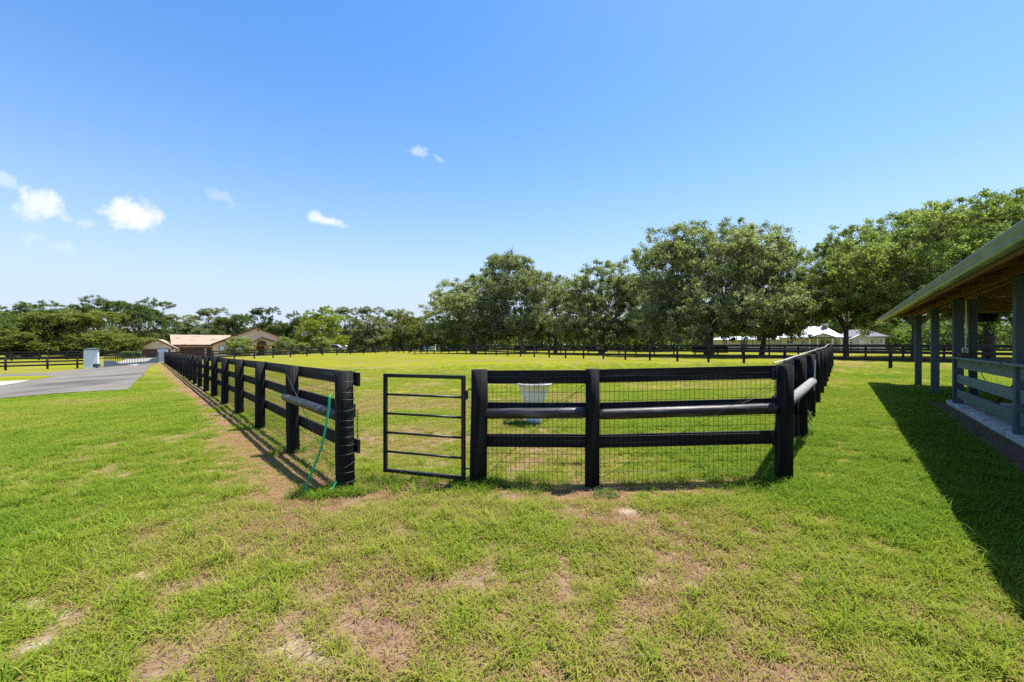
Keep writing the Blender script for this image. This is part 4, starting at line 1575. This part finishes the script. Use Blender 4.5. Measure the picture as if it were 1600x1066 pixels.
def make_tree(seed, H=13., Rr=8., base=2.2, lobes=20, puffs=26, per=90, leaf=.2, trunk_r=.42, fork=2.0, lean=(0, 0), flat=.9, moss=0, lobe_r=(.26, .40), openness=.5,
              bark=None, leafm=None, top_pow=.5, pr=(.28, .52), lowf=.7):
    r = np.random.default_rng(seed)
    mb = MB()
    lean = np.array([lean[0], lean[1], 0.])
    fk = np.array([lean[0] * .5, lean[1] * .5, fork])
    nose = [(0, 0, -.4), (0, 0, .0), tuple(fk * .5 + np.array([0, 0, 0])), tuple(fk)]
    mb.tube(nose, [trunk_r * 1.7, trunk_r * 1.25, trunk_r, trunk_r * .92], 10)
    C = []
    for i in range(lobes):
        az = i * 2.39996 + r.uniform(-.4, .4)
        rr = math.sqrt((i + .5) / lobes) * r.uniform(.85, 1.08)
        zt = base + (H - base) * (max(0, 1 - min(rr, 1) ** 2) ** top_pow)
        zz = base + (zt - base) * r.uniform(.35, .95) + .04 * H
        lr = Rr * r.uniform(*lobe_r)
        C.append((np.array([lean[0] + math.cos(az) * rr * (Rr - lr * .6), lean[1] + math.sin(az) * rr * (Rr - lr * .6), min(zz, H - lr * flat)]), lr))
    for i in range(int(lobes * lowf)):
        az = i * 2.39996 + 1.1
        rr = r.uniform(.35, .95)
        lr = Rr * r.uniform(lobe_r[0] * .8, lobe_r[1] * .8)
        C.append((np.array([lean[0] + math.cos(az) * rr * (Rr - lr * .6), lean[1] + math.sin(az) * rr * (Rr - lr * .6), base + lr * flat * r.uniform(.5, 1.2)]), lr))
    cc = []
    tint = []
    # main limbs: group lobes
    order = sorted(range(len(C)), key=lambda k: math.atan2(C[k][0][1] - lean[1], C[k][0][0] - lean[0]))
    nl = 6
    groups = np.array_split(order, nl)
    for g in groups:
        m = np.mean([C[k][0] for k in g], axis=0)
        hub = fk * .45 + m * .55
        hub[2] = fk[2] + (m[2] - fk[2]) * .6
        p = bez(fk, hub, r, .2)
        mb.tube([tuple(x) for x in p], [trunk_r * (.62 - .3 * k / 4) for k in range(5)], 7, False)
        for k in g:
            c, lr = C[k]
            p = bez(hub, c, r, .25)
            mb.tube([tuple(x) for x in p], [trunk_r * (.24 - .17 * j / 4) for j in range(5)], 5, False)
            lobe_t = r.uniform(-.12, .12)
            for j in range(puffs):
                dvec = r.normal(size=3)
                dvec /= np.linalg.norm(dvec)
                if dvec[2] < -.2 and r.random() < .65:
                    dvec[2] = -dvec[2]
                rad = lr * r.uniform(.55, 1.05)
                pc = c + dvec * rad * np.array([1, 1, flat])
                if j % 2 == 0:
                    pp = bez(c, pc, r, 0, 3)
                    mb.tube([tuple(x) for x in pp], [trunk_r * .07, trunk_r * .05, trunk_r * .02], 3, False)
                ps = r.uniform(*pr)
                n = int(per * r.uniform(.6, 1.4))
                q = r.normal(size=(n, 3)) * np.array([1, 1, .8]) * ps * .5
                cc.append(pc + q)
                tint.append(np.clip(r.normal(.42, .22, n) + lobe_t + r.uniform(-.18, .18), 0, 1))
    cc = np.concatenate(cc)
    tint = np.concatenate(tint)
    v, q = leaf_quads(cc, leaf, leaf * .55, .15, r)
    crown = np_mesh('crown', v, q, leafm or L_OAK, tint)
    trunk = mb.mesh('trunk', bark or M_BARK, True)
    mossm = None
    if moss:
        n = moss
        sel = cc[r.integers(0, len(cc), n)]
        sel = sel[(sel[:, 2] < base + (H - base) * .65)]
        n = len(sel)
        ln = r.uniform(.4, 1.5, n)
        an = r.uniform(0, 6.28, n)
        w = r.uniform(.03, .10, n)
        dxv = np.stack([np.cos(an) * w, np.sin(an) * w, 0 * w], 1)
        dn = np.stack([r.normal(0, .05, n), r.normal(0, .05, n), -ln], 1)
        v = np.stack([sel - dxv, sel + dxv, sel + dn * .6 + dxv * .8, sel + dn], 1).reshape(-1, 3)
        mossm = np_mesh('hanging_moss', v, np.arange(4 * n).reshape(n, 4), L_GREY, r.uniform(0, 1, n))
    return trunk, crown, mossm


TREES = {}
TREES['big1'] = make_tree(1, 14.5, 9.2, 2.2, 30, 34, 90, .21, .45, 2.4, moss=900, top_pow=.36, lowf=.9)
TREES['big2'] = make_tree(2, 14.5, 9.0, 2.6, 28, 32, 88, .21, .42, 2.0, lean=(.8, 0), moss=600, top_pow=.4)
TREES['big3'] = make_tree(12, 14.5, 9.2, 4.2, 30, 34, 90, .21, .36, 3.2, top_pow=.4, lowf=.5)
TREES['mid1'] = make_tree(3, 13, 6.8, 2.0, 22, 28, 84, .21, .36, 2.4, flat=.85, moss=400, top_pow=.5)
TREES['mid2'] = make_tree(14, 12.5, 6.2, 2.4, 20, 28, 84, .21, .34, 2.8, lean=(-1.2, 0), flat=.85, top_pow=.5, lowf=1.0)
TREES['rnd1'] = make_tree(5, 9, 5.2, .8, 18, 26, 66, .22, .3, 1.4, flat=.85, lowf=1.2)
TREES['tall1'] = make_tree(6, 15, 6.2, 2.4, 22, 24, 54, .26, .4, 4.0, flat=.75, moss=1200, lobe_r=(.22, .36))
TREES['tall2'] = make_tree(8, 15, 6.6, 3.2, 22, 24, 50, .26, .4, 5.0, flat=.75, top_pow=.35, moss=600, lobe_r=(.24, .36))
TREES['myrtle'] = make_tree(9, 3.0, 1.7, .4, 12, 14, 34, .17, .09, .5, flat=.9, pr=(.2, .34), top_pow=.6)


def tree(kind, px, D, top_py, width_px=None, label='', leafm=None, rz=None, name='oak_tree', group=None, bark=None, moss=True, cat='tree'):
    """a tree whose crown top and width are those it has in the photograph"""
    trunk, crown, mossm = TREES[kind]
    x, y = (px - 800) / F * D, float(D)
    z = tz(x, y)
    Ht = EYE + (HOR - top_py) / F * D - z
    co = np.empty(len(crown.vertices) * 3, np.float32)
    key = kind + '_dim'
    if key not in TREES:
        crown.vertices.foreach_get('co', co)
        co = co.reshape(-1, 3)
        TREES[key] = (np.percentile(co[:, 2], 99.7), np.percentile(np.abs(co[:, 0]), 98.5))
    h0, r0 = TREES[key]
    sz = Ht / h0
    sx = sz if width_px is None else (width_px * 1.12 / F * D / 2) / r0
    e = empty(name, (x, y, z), label, cat, group, rz if rz is not None else random.uniform(0, 6.28))
    e.scale = (sx, sx, sz)
    a = link('trunk', trunk, e)
    if bark:
        a.material_slots[0].link = 'OBJECT'
        a.material_slots[0].material = bark
    c = link('crown', crown, e)
    if leafm:
        c.material_slots[0].link = 'OBJECT'
        c.material_slots[0].material = leafm
    if mossm and moss:
        link('hanging_moss', mossm, e)['kind'] = 'stuff'
    return e


GM = 'oaks standing behind the back fence'
tree('mid1', 740, 70, 430, 135, 'airy grey-green oak at the left end of the row behind the back fence', L_OAK, .4, group=GM)
tree('mid2', 818, 66, 402, 118, 'tall oak with a pale trunk leaning left in the row behind the back fence', L_OAK, 0.3, group=GM, bark=M_BARKP)
tree('mid1', 868, 72, 428, 80, 'narrow oak squeezed in right of the pale-trunked oak', L_OAK, 2.4, group=GM)
tree('mid1', 940, 60, 414, 130, 'rounded oak with a forked trunk between the pale-trunked oak and the broadest oak', L_OAK, 4.1, group=GM)
tree('big1', 1108, 50, 356, 215, 'broadest oak of the row with thick trunk in front of the cream farmhouse', L_OAK, 1.0, group=GM)
tree('mid2', 1190, 53, 388, 105, 'smaller oak crown joined to the right side of the broadest oak', L_OAK, 2.0, group=GM)
tree('big2', 1020, 84, 430, 120, 'dark oak filling the gap left of the broadest oak', L_DARK, 1.0, group=GM)
GR_ = 'large oaks behind the shelter'
tree('big3', 1432, 38, 333, 215, 'huge bright green oak spreading left of the shelter roof tip', L_OAKG, 2.6, group=GR_, moss=False)
tree('big3', 1322, 46, 378, 128, 'lower bright oak crown over the farmhouse at the left side of the huge one', L_OAKG, 1.3, group=GR_, moss=False)
tree('big3', 1545, 43, 322, 250, 'tall bright oak rising highest above the shelter roof', L_OAKG, .4, group=GR_, moss=False)
tree('big3', 1660, 38, 336, 280, 'bright oak cut by the right edge of the photo above the gutter', L_OAKG, 5.2, group=GR_, moss=False)
tree('mid1', 1318, 92, 440, 120, 'oak behind the farmhouse roof between the broadest oak and the huge bright one', L_OAKG, 1.2, group=GR_)
tree('mid2', 1258, 94, 468, 56, 'short oak left of the huge bright green oak', L_OAKG, 4.0, group=GR_)
GL_ = 'trees beyond the road on the left'
tree('rnd1', 118, 72, 485, 138, 'broad olive-green tree with low round crown behind the left white pillar', L_OLIVE, 1.0, 'shade_tree', GL_)
tree('rnd1', 38, 70, 492, 110, 'round dusty green tree at far left above the dark pavilion', L_DARK, 3.0, 'shade_tree', GL_)
tree('mid1', -45, 72, 478, 120, 'tree cut by the left edge of the photo', L_DARK, 3.0, 'shade_tree', GL_)
tree('rnd1', 186, 98, 512, 36, 'small yellowish tree in front of the dark tall tree left of the beige house', L_YELL, 2.0, 'shade_tree', GL_)
tree('tall2', 225, 100, 467, 75, 'tall dark tree with layered crown rising left of the beige house', L_DARK, 1.2, 'tall_tree', GL_)
tree('tall2', 165, 105, 465, 80, 'tall layered tree peeping over the broad olive-green tree', L_DARK, 3.2, 'tall_tree', GL_)
tree('tall2', 90, 108, 474, 90, 'layered dark tree top showing over the trees left of the road', L_DARK, 4.4, 'tall_tree', GL_)
tree('tall2', 30, 108, 475, 90, 'flat-topped dark tree behind the round dusty green tree', L_DARK, 5.4, 'tall_tree', GL_)
GB_ = 'trees behind the beige house and car'
for (k, px, D, top, w_, lab, lm, nm) in (
        ('tall1', 283, 118, 492, 66, 'mossy oak above the garage wing of the beige house', L_OAK, 'mossy_oak'),
        ('tall1', 328, 120, 482, 66, 'mossy oak above the long shingle roof of the beige house', L_OAK, 'mossy_oak'),
        ('rnd1', 362, 112, 492, 60, 'green tree above the left slope of the main gable', L_DARK, 'shade_tree'),
        ('tall1', 412, 125, 481, 60, 'dark green tree just behind the peak of the beige house gable', L_DARK, 'mossy_oak'),
        ('rnd1', 440, 118, 505, 50, 'low dark tree right of the main gable', L_DARK, 'shade_tree'),
        ('tall2', 465, 120, 488, 32, 'slim dark tree with sky gaps left of the yellow-green tree', L_DARK, 'tall_tree'),
        ('mid1', 503, 98, 480, 62, 'yellow-green tree above the silver car', L_YELL, 'shade_tree'),
        ('tall1', 548, 125, 481, 60, 'first mossy oak right of the yellow-green tree', L_OAK, 'mossy_oak'),
        ('tall1', 583, 122, 480, 56, 'second mossy oak right of the yellow-green tree', L_OAK, 'mossy_oak'),
        ('tall1', 615, 128, 484, 56, 'third mossy oak partly behind the dark round tree', L_OAK, 'mossy_oak'),
        ('rnd1', 641, 100, 490, 60, 'dark green round tree near the far corner of the paddock', L_OLIVE, 'shade_tree'),
        ('mid1', 690, 95, 495, 50, 'low tree between the dark round tree and the oak row', L_OLIVE, 'shade_tree')):
    tree(k, px, D, top, w_, lab, lm, None, nm, GB_)
tree('myrtle', 374, 80, 527, 36, 'pale-tipped bush before the main gable of the beige house', L_OAKG, 1, 'flowering_bush', 'bushes by the beige house', cat='bush')
tree('myrtle', 446, 80, 527, 30, 'pale-tipped bush at the right end of the beige house', L_OAKG, 2, 'flowering_bush', 'bushes by the beige house', cat='bush')
tree('myrtle', 503, 82, 527, 30, 'pale-tipped bush left of the silver car', L_OAKG, 3, 'flowering_bush', 'bushes by the beige house', cat='bush')
tree('myrtle', 474, 82, 536, 22, 'low yellow-green bush between the two pale-tipped bushes', L_OAKG, 4, 'bush', 'bushes by the beige house', cat='bush')
tree('myrtle', 205, 62, 549, 26, 'grey-green bush seen through the drive gate', L_DARK, 4, 'bush', cat='bush')


# distant woods as one mass
def woods():
    r = np.random.default_rng(77)
    cc = []
    tint = []
    for i in range(900):
        px = r.uniform(-500, 2100)
        D = r.uniform(128, 165) if px < 700 else r.uniform(96, 135)
        x = (px - 800) / F * D
        hgt = r.uniform(6.0, 10.5) if px < 700 else r.uniform(8, 12)
        n = 190
        w = r.uniform(2.5, 4.5)
        q = r.normal(size=(n, 3)) * np.array([w * .5, w * .4, hgt * .26])
        q[:, 2] = np.abs(q[:, 2] + hgt * .42) % (hgt * 1.0)
        base = np.array([x, D, tz(x, D)])
        cc.append(base + q)
        tint.append(np.clip(r.normal(.35, .2, n) + r.uniform(-.15, .15), 0, 1))
    cc = np.concatenate(cc)
    v, q = leaf_quads(cc, .85, .55, .3, r)
    o_ = link('woods', np_mesh('woods', v, q, L_DARK, np.concatenate(tint)))
    finish(o_, 'distant belt of dark woodland closing the view behind the houses and oaks', 'woods', kind='stuff')


woods()

# ------------------------------------------------------------------ grass


def tuft(seed, n, hmin, hmax, spread, width, lie, tmin, tmax, dense=0.02):
    r = np.random.default_rng(seed)
    V = []
    Q = []
    T = []
    for i in range(n):
        az = r.uniform(0, 6.28)
        L = r.uniform(hmin, hmax)
        d = np.array([math.cos(az), math.sin(az), 0])
        s = np.array([-d[1], d[0], 0])
        w = width * r.uniform(.6, 1.3)
        p = np.array([r.normal(0, dense), r.normal(0, dense), 0])
        th = r.uniform(.15, lie)
        b = len(V)
        ts = (0, .35, .7, 1)
        ang_ = th
        cur = p.copy()
        step = L / 3
        pts_ = [cur.copy()]
        for k in range(3):
            cur = cur + step * (d * math.sin(ang_) + np.array([0, 0, 1]) * math.cos(ang_))
            if cur[2] < .004:
                cur[2] = .004 + r.uniform(0, .01)
            pts_.append(cur.copy())
            ang_ += r.uniform(.15, .5) + spread
        for k, pp in enumerate(pts_):
            ww = w * (1, .9, .6, .08)[k] / 2
            V.append(pp - s * ww)
            V.append(pp + s * ww)
        for k in range(3):
            Q.append((b + 2 * k, b + 2 * k + 1, b + 2 * k + 3, b + 2 * k + 2))
            T.append(0)
        tv = r.uniform(tmin, tmax)
        T[-3:] = [tv] * 3
    return np_mesh('tuft', np.array(V), np.array(Q), M_GRASS, np.array(T))


gcol = bpy.data.collections.new('grass_tufts')
specs = []
for k in range(6):
    specs.append(tuft(100 + k, 13, .040, .115, .22, .0062, 1.0, -.1, .8, .022))      # 0-5 short turf
for k in range(3):
    specs.append(tuft(120 + k, 12, .05, .10, .5, .005, 1.5, .8, 1.6, .04))            # 6-8 straw
for k in range(2):
    specs.append(tuft(140 + k, 22, .10, .20, .2, .007, .8, -.15, .5, .03))            # 9-10 tall clumps
for k in range(3):
    specs.append(tuft(160 + k, 34, .05, .10, .2, .013, 1.1, -.1, .75, .09))           # 11-13 wide far tufts
for i, me in enumerate(specs):
    o_ = bpy.data.objects.new('tuft_%02d' % i, me)
    gcol.objects.link(o_)


def scatter():
    r = np.random.default_rng(5)
    P = []

    def zone(y0, y1, dens, kind):
        # lawn between two depths, some metres wider than the frame on both sides
        w0, w1 = 1.32 * max(y0, 0) + 5.5, 1.32 * y1 + 5.5
        n = int((w0 + w1) * (y1 - y0) * dens)
        y = r.uniform(y0, y1, n)
        x = r.uniform(-w1, w1, n)
        k = np.abs(x) < 1.32 * np.maximum(y, 0) + 5.5
        return x[k], y[k], np.full(int(k.sum()), kind)
    for (a_, b_, dens, kind) in ((-2.5, 1.0, 700, 0), (1.0, 4.2, 1300, 0), (4.2, 8, 640, 0), (8, 14, 190, 1), (14, 31, 62, 1)):
        x, y, kd = zone(a_, b_, dens, kind)
        P.append(np.stack([x, y, kd], 1))
    P = np.concatenate(P)
    x, y, kd = P.T
    keep = ~in_poly(x, y, ROAD) | in_poly(x, y, TONGUE)
    keep &= ~in_poly(x, y, APRON)
    keep &= ~in_poly(x, y, SLAB)
    keep &= r.random(len(x)) < np.clip((31 - y) / 14, 0, 1)
    x, y, kd = x[keep], y[keep], kd[keep]
    g, dry, strip, sand, mulch = fields(x, y)
    u = r.random(len(x))
    live = u < np.clip(g * 1.0, .05, 1) ** 1.1
    straw = (~live) & (r.random(len(x)) < .30 + .12 * strip) & (sand < .4) & (mulch < .5) & (kd == 0)
    straw |= (kd == 0) & live & (r.random(len(x)) < .11 + .30 * dry)
    idx = np.where(kd == 0, r.integers(0, 6, len(x)), r.integers(11, 14, len(x)))
    idx = np.where(straw, r.integers(6, 9, len(x)), idx)
    tall = (kd == 0) & live & (~straw) & (r.random(len(x)) < .02)
    idx = np.where(tall, r.integers(9, 11, len(x)), idx)
    keep = (live & (mulch < .5)) | straw
    scl = r.uniform(.65, 1.2, len(x)) * np.where(kd == 0, .9 + .25 * g, 1.0)
    inside = in_poly(x, y, [P_END, P_HINGE, P_CORNER, P_RIGHT, P_FAR, P_LEFT])
    scl = scl * np.where(inside & (idx < 9), .85, 1.0)
    dryv = np.clip(dry + r.normal(0, .14, len(x)) + .16 * (kd == 1) + .14 * inside * (y > 5.5), 0, 1)
    x, y, idx, scl, dryv = x[keep], y[keep], idx[keep], scl[keep], dryv[keep]
    # taller growth the mower misses at the post feet and under the gate and hose
    ex = []
    for (cx, cy, rad, n) in [(P_END[0], P_END[1] - .1, .22, 46), (-2.1, 4.4, .22, 34), (P_HINGE[0] - .05, P_HINGE[1] - .12, .22, 44), (3.0, 4.5, .35, 60), (2.6, 4.45, .3, 30),
                             (-1.1, 4.75, .5, 60), (.1, 4.78, .35, 18), (4.45, 6.4, .3, 50), (5.0, 7.3, .3, 25), (.55, 8.4, .4, 30), (1.9, 4.15, .3, 14),
                             (-3.4, 6.3, .2, 14), (-.1, 4.5, .3, 12)]:
        a_ = r.uniform(0, 6.28, n)
        q = rad * np.sqrt(r.random(n))
        ex.append(np.stack([cx + q * np.cos(a_) * 1.3, cy + q * np.sin(a_) * .7, r.integers(9, 11, n), r.uniform(.45, 1.05, n), r.uniform(0, .3, n)], 1))
    ex = np.concatenate(ex)
    x = np.concatenate([x, ex[:, 0]])
    y = np.concatenate([y, ex[:, 1]])
    idx = np.concatenate([idx, ex[:, 2].astype(int)])
    scl = np.concatenate([scl, ex[:, 3]])
    dryv = np.concatenate([dryv, ex[:, 4]])
    nearn = np.exp(-np.hypot(x, y - 3) / 6)
    z = terrain(x, y) + nearn * (fbm(x, y, 2.0, 91) - .5) * .05 - .003
    n = len(x)
    me = bpy.data.meshes.new('lawn_grass')
    me.vertices.add(n)
    me.vertices.foreach_set('co', np.stack([x, y, z], 1).astype(np.float32).ravel())
    for nme, arr, ty in (('pick', idx, 'INT'), ('scl', scl, 'FLOAT'), ('dry', dryv, 'FLOAT'), ('rotz', r.uniform(0, 6.28, n), 'FLOAT')):
        a = me.attributes.new(nme, ty, 'POINT')
        a.data.foreach_set('value', np.ascontiguousarray(arr, dtype=np.int32 if ty == 'INT' else np.float32))
    me.update()
    o_ = link('lawn_grass', me)
    finish(o_, 'patchy mown grass with straw-coloured dead blades covering the lawn and paddock', 'grass', kind='stuff')
    ng = bpy.data.node_groups.new('scatter_grass', 'GeometryNodeTree')
    ng.interface.new_socket('Geometry', in_out='INPUT', socket_type='NodeSocketGeometry')
    ng.interface.new_socket('Geometry', in_out='OUTPUT', socket_type='NodeSocketGeometry')
    gi = ng.nodes.new('NodeGroupInput')
    go = ng.nodes.new('NodeGroupOutput')
    ci = ng.nodes.new('GeometryNodeCollectionInfo')
    ci.inputs['Collection'].default_value = gcol
    ci.inputs['Separate Children'].default_value = True
    iop = ng.nodes.new('GeometryNodeInstanceOnPoints')
    iop.inputs['Pick Instance'].default_value = True

    def na(nme, ty):
        q = ng.nodes.new('GeometryNodeInputNamedAttribute')
        q.data_type = ty
        q.inputs[0].default_value = nme
        return q.outputs[0]
    cx = ng.nodes.new('ShaderNodeCombineXYZ')
    ng.links.new(na('rotz', 'FLOAT'), cx.inputs[2])
    ng.links.new(gi.outputs[0], iop.inputs['Points'])
    ng.links.new(ci.outputs[0], iop.inputs['Instance'])
    ng.links.new(na('pick', 'INT'), iop.inputs['Instance Index'])
    ng.links.new(cx.outputs[0], iop.inputs['Rotation'])
    ng.links.new(na('scl', 'FLOAT'), iop.inputs['Scale'])
    ng.links.new(iop.outputs[0], go.inputs[0])
    md = o_.modifiers.new('scatter', 'NODES')
    md.node_group = ng
    print('grass points', n)


scatter()


# broad-leaved weeds
def weed(x, y, n, rad, h, leaf, label, seed):
    r = np.random.default_rng(seed)
    a_ = r.uniform(0, 6.28, n)
    q = rad * np.sqrt(r.random(n))
    c = np.stack([q * np.cos(a_), q * np.sin(a_), r.uniform(.02, h, n)], 1)
    v, f_ = leaf_quads(c, leaf, leaf * .5, .9, r)
    e = empty('weed', (x, y, tz(x, y)), label, 'weed', 'broad-leaved weeds')
    link('foliage', np_mesh('foliage', v, f_, L_WEED, r.uniform(.2, 1, n)), e)
    mb = MB()
    for k in range(9):
        aa = r.uniform(0, 6.28)
        mb.tube([(0, 0, -.01), (rad * .6 * math.cos(aa), rad * .6 * math.sin(aa), h * .8)], .002, 3, False)
    mb.build('stems', L_WEED, e)


wx, wy = at_ground(948, 776)
weed(wx, wy, 90, .14, .06, .045, 'low broad-leaved weed on bare soil in front of the middle post', 1)
weed(4.85, 6.9, 160, .16, .42, .07, 'leafy weed climbing at the foot of the right fence behind the corner', 2)
weed(5.1, 7.7, 110, .16, .30, .06, 'second leafy weed farther along the foot of the right fence', 3)
weed((822 - 800) / F * 8.2 - .25, 8.25, 130, .2, .14, .06, 'dark green weed patch left of the white planter foot', 4)
print('scene built')
